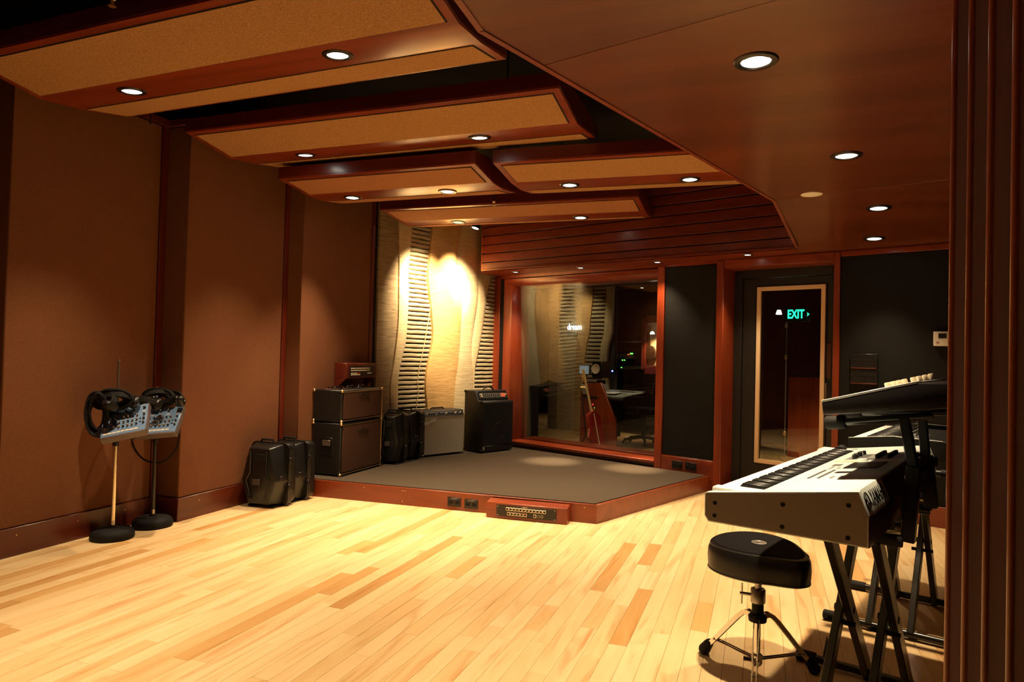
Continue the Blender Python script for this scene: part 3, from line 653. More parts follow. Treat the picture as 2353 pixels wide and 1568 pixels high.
# sprinkler
t=thing('sprinkler','small brass sprinkler head hanging between ceiling panels','sprinkler',dep(1135,470,5.72))
MB().cyl((0,0,0.02),(0,0,0.6),0.007,8).ob('pipe',blkmatt,t); MB().lathe([(0,0.03),(0.014,0.03),(0.016,0.02),(0.008,0.012),(0.007,0.0),(0.004,-0.008),(0.016,-0.010),(0.016,-0.013),(0,-0.013)],14).ob('head',brass,t)
t=thing('sprinkler','sprinkler head in the dark gap above the nearest ceiling panel','sprinkler',dep(258,8,2.9))
MB().cyl((0,0,0.02),(0,0,0.4),0.007,8).ob('pipe',blkmatt,t); MB().lathe([(0,0.03),(0.014,0.03),(0.016,0.02),(0.008,0.012),(0.007,0.0),(0.004,-0.008),(0.016,-0.010),(0.016,-0.013),(0,-0.013)],14).ob('head',brass,t)
# ================================================================== HEADPHONE MIXERS ON ROUND BASE STANDS
def micstand(p,htop,label,lowmat,hm):
    t=thing('microphone_stand',label,'stand',p)
    MB().lathe([(0,0),(0.122,0),(0.128,0.008),(0.128,0.030),(0.121,0.048),(0.104,0.062),(0.06,0.070),(0.022,0.072),(0.018,0.085),(0,0.085)],40).ob('round_base',blkmatt,t)
    MB().cyl((0,0,0.07),(0,0,hm),0.0125,14).ob('lower_tube',lowmat,t)
    MB().lathe([(0.0125,hm-0.09),(0.019,hm-0.085),(0.019,hm-0.02),(0.014,hm),(0.008,hm+0.004)],16).ob('clutch',blkmetal,t)
    MB().cyl((0,0,hm),(0,0,htop),0.008,12).ob('upper_tube',steel,t); MB().cyl((0,0,htop),(0,0,htop+0.012),0.010,12).ob('thread',brass,t)
    MB().cyl((0,0,0.085),(0,0,0.115),0.0135,14).ob('base_collar',steel,t)
    return t
P1=onz(258,1237); P2=onz(351,1206)+V((0.03,-0.03,0))
micstand(P1,1.14,'round-base microphone stand in front, with a light chrome lower tube',plain('warm_chrome',(0.8,0.72,0.55),0.18,1.0),0.68)
micstand(P2,0.95,'round-base microphone stand behind, with a black lower tube',blkmetal,0.66)
brownk=plain('brown_knob',(0.22,0.13,0.07),0.4)
def mixer(TL,TR,BR_,BL_,label,th=0.05):
    ex=(TR-TL+BR_-BL_)*0.5; wd=ex.length; ey=(TL-BL_+TR-BR_)*0.5; ht=ey.length; ex.normalize(); ey=(ey-ex*ey.dot(ex)).normalized(); ez=ex.cross(ey)
    c=(TL+TR+BR_+BL_)/4; M=frameM(c,ex,ey,ez); t=tag(empty('headphone_mixer'),label,'mixer','small blue headphone mixers'); t.matrix_world=M
    MB().prism([(-wd/2,-ht/2,0),(-wd/2,ht/2,0),(-wd/2,ht/2,-th*0.55),(-wd/2,-ht/2,-th)],(wd,0,0),b=0.003).ob('case',bluem,t)
    MB().prism([(-wd/2-0.001,-ht/2-0.012,0.0),(-wd/2-0.001,-ht/2+0.002,0.001),(-wd/2-0.001,-ht/2+0.002,-th),(-wd/2-0.001,-ht/2-0.012,-th)],(wd+0.002,0,0),b=0.003).ob('front_lip',concrete,t)
    for sx in (-1,1): MB().box((sx*(wd/2+0.003),0,-th*0.4),(0.005,ht,th*0.8),b=0.001).ob('side_cheek',concrete if sx>0 else blk,t)
    brk=brownk
    def knob(x,y,r,m=blk):
        o=MB().lathe([(r,0),(r*0.9,0.012),(r*0.75,0.015),(0,0.015)],10,Matrix.Translation((x,y,0.0005))).ob('knob',m,t)
        MB().box((x,y+r*0.4,0.0158),(r*0.45,r*0.9,0.001)).ob('pointer',cream,o)
    for k in range(4): knob(-wd*0.36+k*wd*0.185,ht*0.33,0.0075); MB().box((-wd*0.36+k*wd*0.185,ht*0.215,0.0008),(0.019,0.005,0.001)).ob('label_strip',cream,t)
    knob(wd*0.43,ht*0.33,0.0085); MB().box((wd*0.43,ht*0.215,0.0008),(0.019,0.005,0.001)).ob('label_strip',cream,t)
    for r in range(3):
        for k in range(8): knob(-wd*0.40+k*wd*0.098,ht*(0.08-r*0.16),0.0062,brk if (k+r)%3 else blk)
        knob(wd*0.44,ht*(0.08-r*0.16),0.0065)
    for k in range(8): MB().box((-wd*0.40+k*wd*0.098,-ht*0.40,0.0008),(wd*0.085,0.011,0.001)).ob('label_strip',cream,t)
    for k in range(2): MB().lathe([(0.005,0),(0.005,0.004),(0,0.004)],10,Matrix.Translation((wd*0.36,-ht*(0.06+0.12*k),0))).ob('jack_socket',blkmatt,t)
    MB().tube([(0,0,-th*0.8),(0.0,-0.0,-th-0.05)],0.02,10).ob('mount_clamp',blkmatt,t)
    return t
mixer(dep(225,950,4.38),dep(329,931,4.437),dep(346,981,4.297),dep(245,1004,4.24),'blue headphone mixer in front, tilted, on the chrome stand')
mixer(dep(312,944,4.72),dep(409,936,4.73),dep(415,988,4.59),dep(318,997,4.58),'blue headphone mixer behind, on the black stand, partly hidden')
def headphones(px,py,D,rx,rz,label,sc=1.0):
    t=tag(empty('headphones'),label,'headphones','black headphones hung on the mixer stands'); t.location=dep(px,py,D); t.rotation_euler=(rx,0,rz); t.scale=(sc*1.08,sc*1.15,sc*0.78)
    pts=[(0.082*math.cos(a),0,0.085*math.sin(a)) for a in [PI*k/14 for k in range(15)]]
    m=MB()
    for dy in (-0.009,0,0.009): m.tube([(x,dy,z) for x,y,z in pts],0.0085,8)
    m.ob('headband',blkmatt,t)
    for s in (-1,1):
        M=Matrix.Translation((s*0.082,0,-0.02))@Matrix.Rotation(s*PI/2,4,'Y')
        e=MB().lathe([(0,0.020),(0.028,0.018),(0.038,0.008),(0.040,-0.004),(0.036,-0.012),(0,-0.012)],20,M).ob('ear_cup',blk,t)
        MB().lathe([(0.022,-0.012),(0.038,-0.012),(0.041,-0.020),(0.036,-0.028),(0.022,-0.026)],20,M).ob('ear_pad',leather,e)
        MB().tube([(s*0.082,0,0.02),(s*0.098,0,0.0),(s*0.100,0,-0.02)],0.004,6).ob('yoke',blkmetal,t)
    return t
headphones(276,920,4.36,0.9,0.5,'black headphones draped over the front mixer, by the bare pole')
headphones(244,926,4.32,-0.5,-0.3,'black headphones hanging left of the front mixer stand',1.05)
headphones(364,916,4.72,0.7,0.9,'black headphones on top of the rear mixer stand, nearest the wall corner')
headphones(336,926,4.62,1.1,0.0,'black headphones lying between the two mixers')
headphones(388,918,4.70,-0.8,0.4,'black headphones over the right end of the rear mixer')
def coil(name,label,path,r,group='black cables'):
    t=MB().tube(path,r,8).ob(name,blkmatt); tag(t,label,'cable',group); return t
def loopy(px,py,D,a,b,n,seed,jit=0.015):
    rnd=random.Random(seed); pts=[]
    for k in range(n*24):
        an=2*PI*k/24; w_=0.86+0.22*math.sin(k*0.23+seed*2)
        pts.append(dep(px+a*w_*math.cos(an),py+b*w_*math.sin(an)+k*0.05,D+0.02*math.sin(k*0.21+seed)+0.002*k/n))
    return pts
coil('cable','coiled black headphone cable hanging on the left of the front mixer',loopy(222,946,4.30,25,50,10,1),0.007)
coil('cable','coiled black cable draped behind the front mixer top',loopy(262,915,4.34,40,20,10,2),0.008)
coil('cable','tangled black cable around the rear stand top',loopy(362,912,4.70,38,18,10,5),0.008)
coil('cable','single black cable looping below the rear mixer',[dep(357+55*math.cos(a),1000+64*math.sin(a),4.72) for a in [PI*1.04-PI*1.1*k/24 for k in range(25)]],0.0062)
coil('cable','thin cable end under the front mixer',[dep(x,y,4.3) for x,y in ((292,1000),(298,1010),(303,1006),(310,1008))],0.004)
# ================================================================== MOULDED CASES
def rr(w,h,r,n=4):
    pts=[]
    for (cx,cy,a0) in ((w/2-r,h-r,0),(-w/2+r,h-r,PI/2),(-w/2+r,r,PI),(w/2-r,r,3*PI/2)):
        for k in range(n+1): a=a0+PI/2*k/n; pts.append((cx+r*math.cos(a),cy+r*math.sin(a)))
    return pts
def case(label,loc,rz,w=0.34,h=0.50,sc=1.0):
    t=thing('moulded_case',label,'case',loc,rz,'black moulded speaker cases'); t.scale=(sc,sc,sc)
    def hexa(wt,wm,wb,z0,zm,z1): return [(-wb/2,z0),(-wm/2,zm),(-wt/2,z1),(wt/2,z1),(wm/2,zm),(wb/2,z0)]
    a=hexa(w*0.50,w*0.86,w*0.52,0.03,h*0.42,h*0.93); b=hexa(w*0.72,w*0.98,w*0.70,0.012,h*0.42,h*0.985)
    y0,y1=-0.15,-0.015
    m=MB(); m.poly([(x,y0,z) for x,z in a]+[(x,y1,z) for x,z in b],[(0,1,2,3,4,5)]+[(i,(i+1)%6,(i+1)%6+6,i+6) for i in range(6)]+[(6,7,8,9,10,11)])
    es=[e for e in m.bm.edges]; bmesh.ops.bevel(m.bm,geom=es,offset=0.012,segments=2,profile=0.5,affect='EDGES')
    m.ob('front_shell',blk,t)
    P=rr(w,h,0.055)
    for k,(ya,yb,s_) in enumerate(((-0.018,0.0,1.0),(0.004,0.022,1.0))):
        m=MB(); m.prism([(x*s_,ya,z) for x,z in P],(0,yb-ya,0),b=0.004); m.ob('rim',blkmetal,t)
    m=MB(); m.prism([(x*0.93,0.02,0.015+z*0.95) for x,z in rr(w,h,0.05)],(0,0.075,0),b=0.015,seg=2); m.ob('rear_shell',blk,t)
    # ridges moulded on the front shell
    for sx in (-1,1):
        MB().tube([(sx*w*0.20,y0-0.004,h*0.88),(sx*w*0.20,y0-0.004,h*0.55),(sx*w*0.30,y0-0.002,h*0.42),(sx*w*0.17,y0-0.002,0.07)],0.009,6).ob('moulded_rib',blk,t)
    MB().box((0,y0-0.001,h*0.78),(w*0.30,0.012,0.06),b=0.006).ob('handle_recess',blkmatt,t)
    MB().tube([(-0.06,-0.05,h-0.004),(-0.055,-0.05,h+0.022),(0.055,-0.05,h+0.022),(0.06,-0.05,h-0.004)],0.008,8).ob('carry_handle',blkmatt,t)
    MB().box((-0.02,y0-0.004,h*0.40),(0.07,0.008,0.045),b=0.002).ob('name_plate',plain('worn_grey_plate',(0.09,0.08,0.08),0.4,0.5),t)
    for z in (h*0.3,h*0.72): MB().box((w*0.5+0.003,-0.0,z),(0.014,0.05,0.05),b=0.003).ob('latch',blkmetal,t)
    MB().box((w*0.44,-0.08,h*0.46),(0.012,0.05,0.04),b=0.003).ob('side_catch',blkmetal,t)
    for sx in (-1,1): MB().box((sx*w*0.25,-0.06,0.006),(0.05,0.12,0.013),b=0.003).ob('foot',blkmatt,t)
    return t
case('nearer of two black moulded cases on the wood floor by the left wall',(-3.675,4.50,0),0.04,w=0.37)
case('farther of two black moulded cases on the wood floor, against the stage corner',(-3.660,4.755,0),-0.03,w=0.34,h=0.49)
case('black moulded case on the stage beside the stacked brown-grille amplifiers',(-3.41,6.0,SZ),0.10,w=0.24,h=0.50,sc=1.0)
case('black moulded case on the stage against the silver-grille amplifier',(-3.42,6.29,SZ),0.02,w=0.30,h=0.50,sc=1.0)
# ================================================================== AMPLIFIERS
def corners(t,w,d,h,mat=brass,z0=0,r=0.012,which=None):
    for x in (0,w):
        for y in (0,d):
            for z in (z0,z0+h):
                MB().box((x+(0.006 if x==0 else -0.006),y+(0.006 if y==0 else -0.006),z+(0.006 if z==z0 else -0.006)),(0.03,0.03,0.03),b=0.008).ob('corner_cap',mat,t)
def combo(label,a,b,d,z0,h,kind):
    w_=(V(b)-V(a)).length; rz=math.atan2(b[1]-a[1],b[0]-a[0]); t=thing('guitar_amplifier' if kind!='cab' else 'speaker_cabinet',label,'amplifier' if kind!='cab' else 'speaker cabinet',(a[0],a[1],z0),rz,'amplifiers on the stage')
    MB().lo((0,0.008,0.008),(w_,d,h),bv=0.008).ob('cabinet',tolex,t)
    MB().box((w_/2,0.004,h*0.5+0.004),(w_-0.05,0.012,h-0.06),b=0.002).ob('grille',grille_brown,t)
    for z in (0.02,h-0.018): MB().tube([(0.01,0.001,z),(w_-0.01,0.001,z)],0.0045,8).ob('gold_piping',brass,t)
    MB().tube([(w_-0.012,0.001,0.02),(w_-0.012,0.001,h-0.018)],0.004,8).ob('gold_piping',brass,t)
    if kind=='cab':
        MB().lo((-0.003,d*0.30,h*0.38),(0.004,d*0.72,h*0.72),bv=0.002).ob('side_handle_plate',blk,t)
        MB().box((-0.005,d*0.5,h*0.62),(0.004,d*0.26,0.05),b=0.001).ob('handle_grip',plain('grey_handle',(0.23,0.18,0.14),0.35,0.7),t)
    for zz in (0.0,h-0.0):
        for x in (0,w_):
            for y in (0.01,d-0.004): MB().box((x+(0.005 if x==0 else -0.005),y,zz+(0.014 if zz==0 else -0.008)),(0.026,0.026,0.026),b=0.007).ob('corner_cap',brass,t)
    text('logo_plate','VOX',0.065,plain('dull_logo',(0.055,0.045,0.035),0.35,0.6),t,frameM(V((w_*0.5,-0.004,h*0.80)),V((1,0,0)),V((0,0,1)),V((0,-1,0))),0.0015,1.25,0.0015)
    if kind=='head':
        for k in range(3): MB().tube([(w_*(0.22+0.28*k)-0.05,d*0.5,h),(w_*(0.22+0.28*k)-0.04,d*0.5,h+0.022),(w_*(0.22+0.28*k)+0.04,d*0.5,h+0.022),(w_*(0.22+0.28*k)+0.05,d*0.5,h)],0.008,8).ob('carry_handle',leather,t)
        MB().lo((0.05,d*0.62,h-0.002),(w_-0.05,d*0.85,h+0.004),bv=0.002).ob('control_panel',mahog,t)
        for k in range(9): MB().lathe([(0.011,0),(0.009,0.016),(0,0.016)],12,Matrix.Translation((0.1+k*0.055,d*0.73,h+0.004))).ob('knob',blk,t)
    for x in (0.05,w_-0.05):
        for y in (0.05,d-0.05): MB().cyl((x,y,0.0),(x,y,0.009),0.014,10).ob('foot',blkmatt,t)
    return t
aA=(-3.409,5.075); aB=(-3.413,5.752)
combo('brown-grille speaker cabinet at the bottom of the stack by the left wall',aA,aB,0.30,SZ,0.463,'cab')
combo('brown-grille combo amplifier stacked on top of the larger cabinet',aA,aB,0.30,SZ+0.464,0.288,'head')
# silver-grille combo
a=V((-3.307,6.409,SZ)); b=V((-3.063,6.908,SZ)); w_=(b-a).length; t=thing('guitar_amplifier','black combo amplifier with silver-grey grille cloth and chrome-capped knobs','amplifier',a,math.atan2((b-a).y,(b-a).x),'amplifiers on the stage')
h=0.485; dd=0.25
MB().prism([(0,0,0.015),(0,0.0,h-0.06),(0,0.035,h),(0,dd,h),(0,dd-0.02,0.015)],(w_,0,0),b=0.009,seg=2).ob('cabinet',tolex,t)
MB().lo((0.012,-0.006,0.022),(w_-0.012,0.006,h-0.062),bv=0.003).ob('grille',grille_silver,t)
cpM=frameM(V((w_/2,0.013,h-0.032)),V((1,0,0)),V((0,0.50,0.866)).normalized(),V((0,-0.866,0.5)).normalized())
MB().box((0,0,0),(w_-0.03,0.052,0.006),cpM,0.001).ob('control_panel',blk,t)
MB().tube([(0.012,-0.006,h-0.062),(w_-0.012,-0.006,h-0.062)],0.003,8).ob('grille_trim',steel,t)
for k in range(14):
    x=-w_/2+0.045+k*(w_-0.14)/13
    if k in (4,): continue
    MB().lathe([(0.0105,0),(0.009,0.007),(0.0065,0.008),(0.006,0.014),(0,0.014)],12,cpM@Matrix.Translation((x,-0.006,0.003))).ob('knob',blk if k%4 else cream,t)
    MB().box((x,0.012,0.0038),(0.008,0.003,0.001),cpM).ob('printed_number',cream,t)
MB().lathe([(0.009,0),(0.009,0.003),(0.004,0.004),(0.003,0.014),(0,0.014)],12,cpM@Matrix.Translation((w_/2-0.05,0,0.003))).ob('pilot_switch',chrome,t)
MB().box((w_/2-0.06,0.0,0.004),(0.07,0.03,0.001),cpM).ob('chrome_plate',chrome,t)
MB().tube([(w_*0.28,dd*0.45,h),(w_*0.33,dd*0.45,h+0.018),(w_*0.60,dd*0.45,h+0.018),(w_*0.65,dd*0.45,h)],0.008,8).ob('carry_handle',leather,t)
for x in (w_*0.28,w_*0.65): MB().box((x,dd*0.45,h+0.004),(0.03,0.022,0.01),b=0.003).ob('handle_cap',chrome,t)
text('script_logo','Fender',0.058,silver,t,frameM(V((0.085,-0.009,h-0.115)),V((0.93,0,0.37)),V((-0.37,0,0.93)),V((0,-1,0))),0.0015,1.0,0.0008)
for x in (0,w_):
    for z in (0.018,h-0.005): MB().box((x+(0.004 if x==0 else -0.004),0.01 if z<0.1 else 0.045,z),(0.024,0.03,0.024),b=0.007).ob('corner_cap',steel,t)
for x in (0.05,w_-0.05):
    for y in (0.04,dd-0.06): MB().cyl((x,y,0),(x,y,0.016),0.015,10).ob('foot',blkmatt,t)
# bass combo with slanted control head
a=V((-2.879,6.977,SZ)); b=V((-2.68,7.422,SZ)); w_=(b-a).length; t=thing('bass_amplifier','tall black bass combo amplifier with a slanted control panel on top','amplifier',a,math.atan2((b-a).y,(b-a).x),'amplifiers on the stage')
h1=0.575; h2=0.685; dd=0.30
MB().prism([(0,0,0.012),(0,0,h1-0.012),(0,0.012,h1),(0,0.075,h1),(0,0.125,h2),(0,dd,h2),(0,dd,0.012)],(w_,0,0),b=0.009,seg=2).ob('cabinet',tolex,t)
MB().lo((0.015,-0.006,0.085),(w_-0.015,0.004,h1-0.02),bv=0.003).ob('grille',grille_black,t)
MB().lo((0.015,-0.004,0.02),(w_-0.015,0.004,0.078),bv=0.003).ob('port_panel',blk,t)
cpM=frameM(V((w_/2,0.098,(h1+h2)/2+0.002)),V((1,0,0)),V((0,0.05,0.11)).normalized(),V((0,-0.11,0.05)).normalized())
MB().box((0,0,0.002),(w_-0.03,0.105,0.008),cpM,0.002).ob('control_recess',blk,t); MB().box((0,-0.004,0.0075),(w_-0.07,0.052,0.002),cpM,0.0008).ob('control_plate',plain('grey_plate',(0.16,0.15,0.13),0.4,0.5),t)
for k in range(9):
    x=-w_*0.30+k*w_*0.062; s=MB().box((x,-0.004,0.0088),(0.009,0.042,0.001),cpM).ob('fader_slot',blk,t); MB().box((x,-0.004+0.008*math.sin(k*1.7),0.012),(0.012,0.007,0.008),cpM,0.001).ob('fader_cap',blkmatt,s)
for x,y in ((-w_*0.385,0.008),(-w_*0.385,-0.016)): MB().lathe([(0.009,0),(0.007,0.012),(0,0.012)],12,cpM@Matrix.Translation((x,y,0.0085))).ob('knob',cream,t)
MB().box((w_*0.325,-0.003,0.0090),(0.065,0.044,0.001),cpM).ob('red_badge',plain('red_badge',(0.55,0.12,0.08),0.4),t)
MB().lathe([(0.008,0),(0.006,0.012),(0,0.012)],12,cpM@Matrix.Translation((w_*0.41,0,0.0095))).ob('knob',cream,t)
MB().tube([(w_*0.30,dd*0.55,h2),(w_*0.36,dd*0.55,h2+0.030),(w_*0.5,dd*0.55,h2+0.038),(w_*0.60,dd*0.55,h2+0.030),(w_*0.66,dd*0.55,h2)],0.009,8).ob('carry_handle',leather,t)
MB().lathe([(0,0.003),(0.016,0.003),(0.018,0.0),(0,0)],16,frameM(V((0.03,-0.004,0.047)),V((1,0,0)),V((0,0,1)),V((0,-1,0)))).ob('round_badge',steel,t)
MB().lathe([(0.082,0.0),(0.088,0.003),(0.094,0.0)],32,frameM(V((w_*0.55,-0.006,h1*0.42)),V((1,0,0)),V((0,0,1)),V((0,-1,0)))).ob('speaker_outline',blk,t)
for z in (0.03,h1-0.012,h2-0.012):
    MB().box((0.0,0.012 if z<h1 else dd-0.012,z),(0.016,0.03,0.03),b=0.006).ob('corner_cap',blkmatt,t)
for x in (0.05,w_-0.05):
    for y in (0.04,dd-0.05): MB().cyl((x,y,0),(x,y,0.013),0.016,10).ob('foot',blkmatt,t)
# wall jack box above the stack
jx=-3.715; pa=onv(797,832,(jx+0.13,0),(jx+0.13,1)); pb=onv(866,832,(jx+0.13,0),(jx+0.13,1)); ly=pb.y-pa.y
t=thing('wall_jack_box','cherry wedge box with small jack panel on the left wall above the amplifiers','jack panel',(jx,pa.y,0.985),0)
z1=0.13
MB().prism([(0,0,0.0),(0.13,0,0.0),(0.13,0,z1+0.01),(0.0,0,z1+0.018)],(0,ly,0),b=0.003).ob('box_body',mahogZ,t)
MB().prism([(0,0,0),(0.125,0,0),(0.02,0,-0.09),(0,0,-0.09)],(0,0.02,0)).ob('bracket',mahogZ,t); MB().prism([(0,ly-0.02,0),(0.125,ly-0.02,0),(0.02,ly-0.02,-0.09),(0,ly-0.02,-0.09)],(0,0.02,0)).ob('bracket',mahogZ,t)
fpM=frameM(V((0.133,ly*0.5,z1*0.52)),V((0,1,0)),V((0,0,1)),V((1,0,0)))
MB().box((0,0,0),(ly*0.82,0.098,0.006),fpM,0.001).ob('black_faceplate',blk,t)
for r,(n,z,x0) in enumerate(((12,0.026,-0.18),(12,0.006,-0.18),(6,-0.020,-0.18),(6,-0.034,-0.18),(3,-0.022,0.09))):
    for k in range(n): 
        MB().box((x0*ly/0.5+k*0.026*ly/0.5,z,0.004),(0.020*ly/0.5,0.010,0.004),fpM,0.001).ob('jack_socket',cream if not(r==2 and k>3) else redp,t)
# ================================================================== KEYBOARDS
KP=V((-0.161,2.248,0)); KA=math.radians(18); KS=V((math.cos(KA),-math.sin(KA),0)); KL=V((math.sin(KA),math.cos(KA),0))
def K(s,l,z): return KP+KS*s+KL*l+V((0,0,z))
def klp(px,py,l):
    a=K(0,l,0);b=K(1,l,0); p=onv(px,py,a,b); return ((p-KP).dot(KS),p.z)
def keys(t,x0,xb,x1,z,nw,l0,wl=0.0235,whm=None,bkm=None):
    whm=whm or white; bkm=bkm or blk
    lib={}
    for k in range(nw):
        m=MB().lo((x0,0.0005,z-0.018),(x1,wl-0.0005,z),bv=0.0008) if 'w' not in lib else None
        if m: o=m.ob('white_key',whm,t); lib['w']=o
        else: o=lib['w'].copy(); COL.objects.link(o); o.parent=t
        o.location=(0,l0+k*wl,0)
    pat=(1,1,0,1,1,1,0)
    for k in range(nw-1):
        if pat[(k+3)%7]:
            if 'b' not in lib:
                m=MB(); m.prism([(xb,-0.005,z),(x1,-0.005,z),(x1,-0.0035,z+0.0115),(xb+0.010,-0.0035,z+0.0125)],(0,0.010,0),b=0.0012); o=m.ob('black_key',bkm,t); lib['b']=o
            else: o=lib['b'].copy(); COL.objects.link(o); o.parent=t
            o.location=(0,l0+(k+1)*wl,0)
kb=thing('synthesizer','white 88-key synthesizer keyboard nearest the camera, on the lower tier of the stand','keyboard',KP,-KA)
LEN=1.44
prof=[(0.0,0.757),(0.0,0.826),(0.006,0.831),(0.441,0.894),(0.467,0.828),(0.468,0.742),(0.012,0.739)]
shade=plain('end_panel_shade',(0.42,0.38,0.30),0.5)
for y0 in (0.0,LEN-0.028):
    e=MB().prism([(x,y0,z) for x,z in prof],(0,0.028,0),b=0.002,seg=2).ob('end_panel',silver,kb)
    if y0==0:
        MB().prism([(x*0.985+0.003,-0.0006,0.80+(z-0.80)*0.93) for x,z in prof],(0,0.001,0)).ob('shaded_side_plate',plain('side_shade_grey',(0.30,0.26,0.20),0.55),kb)  # thin overlay: shade on the silver end face painted as grey
        for px,py in ((1643,1156),(1799,1160),(1950,1162),(1642,1185),(1797,1211),(1948,1237)):
            s,z=klp(px,py,0); MB().cyl((s,0.001,z),(s,-0.0015,z),0.0065,12).ob('screw',blkmatt,e)
MB().prism([(0.01,0.028,0.742),(0.01,0.028,0.82),(0.175,0.028,0.835),(0.175,0.028,0.742)],(0,LEN-0.056,0)).ob('key_bed',silver,kb)
MB().prism([(0.172,0.028,0.742),(0.172,0.028,0.8565),(0.438,0.028,0.8945),(0.466,0.028,0.828),(0.466,0.028,0.742)],(0,LEN-0.056,0),b=0.0015).ob('top_case',silver,kb)
MB().lo((0.012,0.028,0.745),(0.03,LEN-0.028,0.838),bv=0.003).ob('key_slip',silver,kb)
MB().lo((0.012,0.03,0.80),(0.17,0.072,0.846),bv=0.003).ob('end_block',white,kb); MB().lo((0.012,LEN-0.15,0.80),(0.17,LEN-0.03,0.846),bv=0.003).ob('end_block',white,kb)
keys(kb,0.028,0.078,0.171,0.846,52,0.0725,wl=(LEN-0.15-0.0725)/52)
tz=lambda x:0.8565+(x-0.172)*(0.038/0.266)
TA=math.atan2(0.038,0.266)
def top(x,y,h=0.0): return Matrix.Translation((x,y,tz(x)+h))@Matrix.Rotation(-TA,4,'Y')
gp=plain('grey_print_button',(0.09,0.09,0.09),0.5); gm=plain('mid_grey_button',(0.28,0.28,0.27),0.5)
for (x,l0,l1,n) in ((0.232,0.30,0.52,16),(0.262,0.30,0.52,16),(0.300,0.30,0.34,3),(0.325,0.30,0.34,3),(0.235,0.56,0.62,4),(0.262,0.56,0.60,3)):
    m=MB()
    for k in range(n): m.box((0,l0+(l1-l0)*k/(n-1),0.001),(0.009,0.008,0.002),Matrix.Translation((x,0,tz(x)))@Matrix.Rotation(-TA,4,'Y'))
    m.ob('button_row',gp if n>5 else gm,kb)
for k in range(3): MB().box((0,0,0.0012),(0.03,0.012,0.002),top(0.235,0.66+0.02*k),0.001).ob('button',gp,kb)
MB().box((0,0,0.0015),(0.115,0.185,0.003),top(0.335,0.66),0.001).ob('display',blk,kb)
MB().box((0,0,0.0),(0.20,0.20,0.0015),top(0.315,0.98),0.0005).ob('slider_panel',plain('grey_slider_panel',(0.20,0.20,0.19),0.5),kb)
for k in range(8):
    MB().box((0,0,0.0012),(0.06,0.003,0.001),top(0.26,0.90+0.024*k)).ob('slider_slot',blk,kb); MB().box((-0.012+0.006*math.sin(k*2.0),0,0.009),(0.012,0.009,0.018),top(0.26,0.90+0.024*k),0.002).ob('slider_cap',blk,kb)
    MB().lathe([(0.008,0),(0.007,0.016),(0,0.016)],12,top(0.33,0.90+0.024*k)).ob('knob',blk,kb)
    MB().lathe([(0.008,0),(0.007,0.016),(0,0.016)],12,top(0.37,0.90+0.024*k)).ob('knob',blk,kb)
MB().lathe([(0.020,0),(0.018,0.012),(0,0.012)],18,top(0.30,0.79)).ob('data_dial',silver,kb)
for k in range(3): MB().box((0,0,0.003),(0.03,0.016,0.006),top(0.22+0.03*k,0.79),0.001).ob('button',cream,kb)
for k in range(2):
    MB().tube([V((0.085+0.004*j,LEN-0.11+0.04*k,0.846+0.010*math.sin(PI*j/8)+0.001)) for j in range(9)],0.011,10).ob('pitch_wheel',blkmatt,kb)
# rear face dress
MB().prism([(0.4672,0.001,0.826),(0.4695,0.001,0.822),(0.4705,0.001,0.744),(0.466,0.001,0.744)],(0,0.35,0)).ob('lower_rear_panel',plain('dark_rear_strip',(0.03,0.008,0.006),0.35),kb)
MB().prism([(0.4415,0.33,0.891),(0.4675,0.33,0.827),(0.469,0.33,0.745),(0.466,0.33,0.745),(0.438,0.33,0.888)],(0,LEN-0.45,0)).ob('rear_panel',plain('dark_red_rear_panel',(0.05,0.010,0.008),0.3),kb)
rx=V((0.026,0,-0.066)).normalized()
rM=lambda l,f:frameM(V((0.4415,l,0.893))+V((0.026,0,-0.066))*f+V((0.0012,0,0.0005)),V((0,1,0)),-rx,V((0,1,0)).cross(-rx))
text('brand_letters','YAMAHA',0.062,blk,kb,rM(0.193,0.5),0.0004,0.76,0.0012)
MB().tube([rM(0.050,0.5)@V((0.024*math.cos(2*PI*k/28),0.026*math.sin(2*PI*k/28),0)) for k in range(28)],0.0022,6,closed=True).ob('round_emblem',blk,kb)
em=MB()
for k in range(3):
    a=PI/2+2*PI*k/3; em.box((0,0,0),(0.026,0.005,0.001),rM(0.050,0.5)@Matrix.Translation((0.009*math.cos(a),0.009*math.sin(a),0))@Matrix.Rotation(a,4,'Z'))
em.ob('emblem_forks',blk,kb)
text('model_letters','XS8',0.05,plain('pale_letters',(0.4,0.36,0.33),0.4),kb,rM(1.16,0.5)@Matrix.Translation((0,0,0.002)),0.0005,0.95,0.001)
for k in range(6): MB().cyl((0.468,0.45+k*0.09,0.775),(0.474,0.45+k*0.09,0.775),0.009,10).ob('rear_jack',steel,kb)
# upper synthesizer, tilted
l0=0.264
A0=klp(1888,925,l0);A1=klp(1891,954,l0);A2=klp(2092,938,l0);A3=klp(2108,881,l0)
ub=thing('synthesizer','dark tilted synthesizer on the upper tier, with a bright silver top edge and cream controls','keyboard',K(A0[0],l0,0),-KA)
q=lambda a:(a[0]-A0[0],a[1])
ex=(q(A3)[0],q(A3)[1]); bk=0.15
ul=0.95
prof=[q(A1),q(A0),q(A3),(ex[0]+bk,ex[1]+0.004),(ex[0]+bk+0.006,ex[1]-0.055),(q(A2)[0]+0.04,q(A2)[1]-0.004)]
MB().prism([(x,0,z) for x,z in prof],(0,ul,0),b=0.004,seg=2).ob('case',blk,ub)
sl=V((ex[0],0,ex[1]-A0[1])); sn=V((-sl.z,0,sl.x)).normalized(); sL=sl.length; su=sl.normalized()
UM=frameM(V((0,0,A0[1])),su,V((0,1,0)),sn*1)
UM=frameM(V((0,0,A0[1])),su,V((0,1,0)),su.cross(V((0,1,0))))
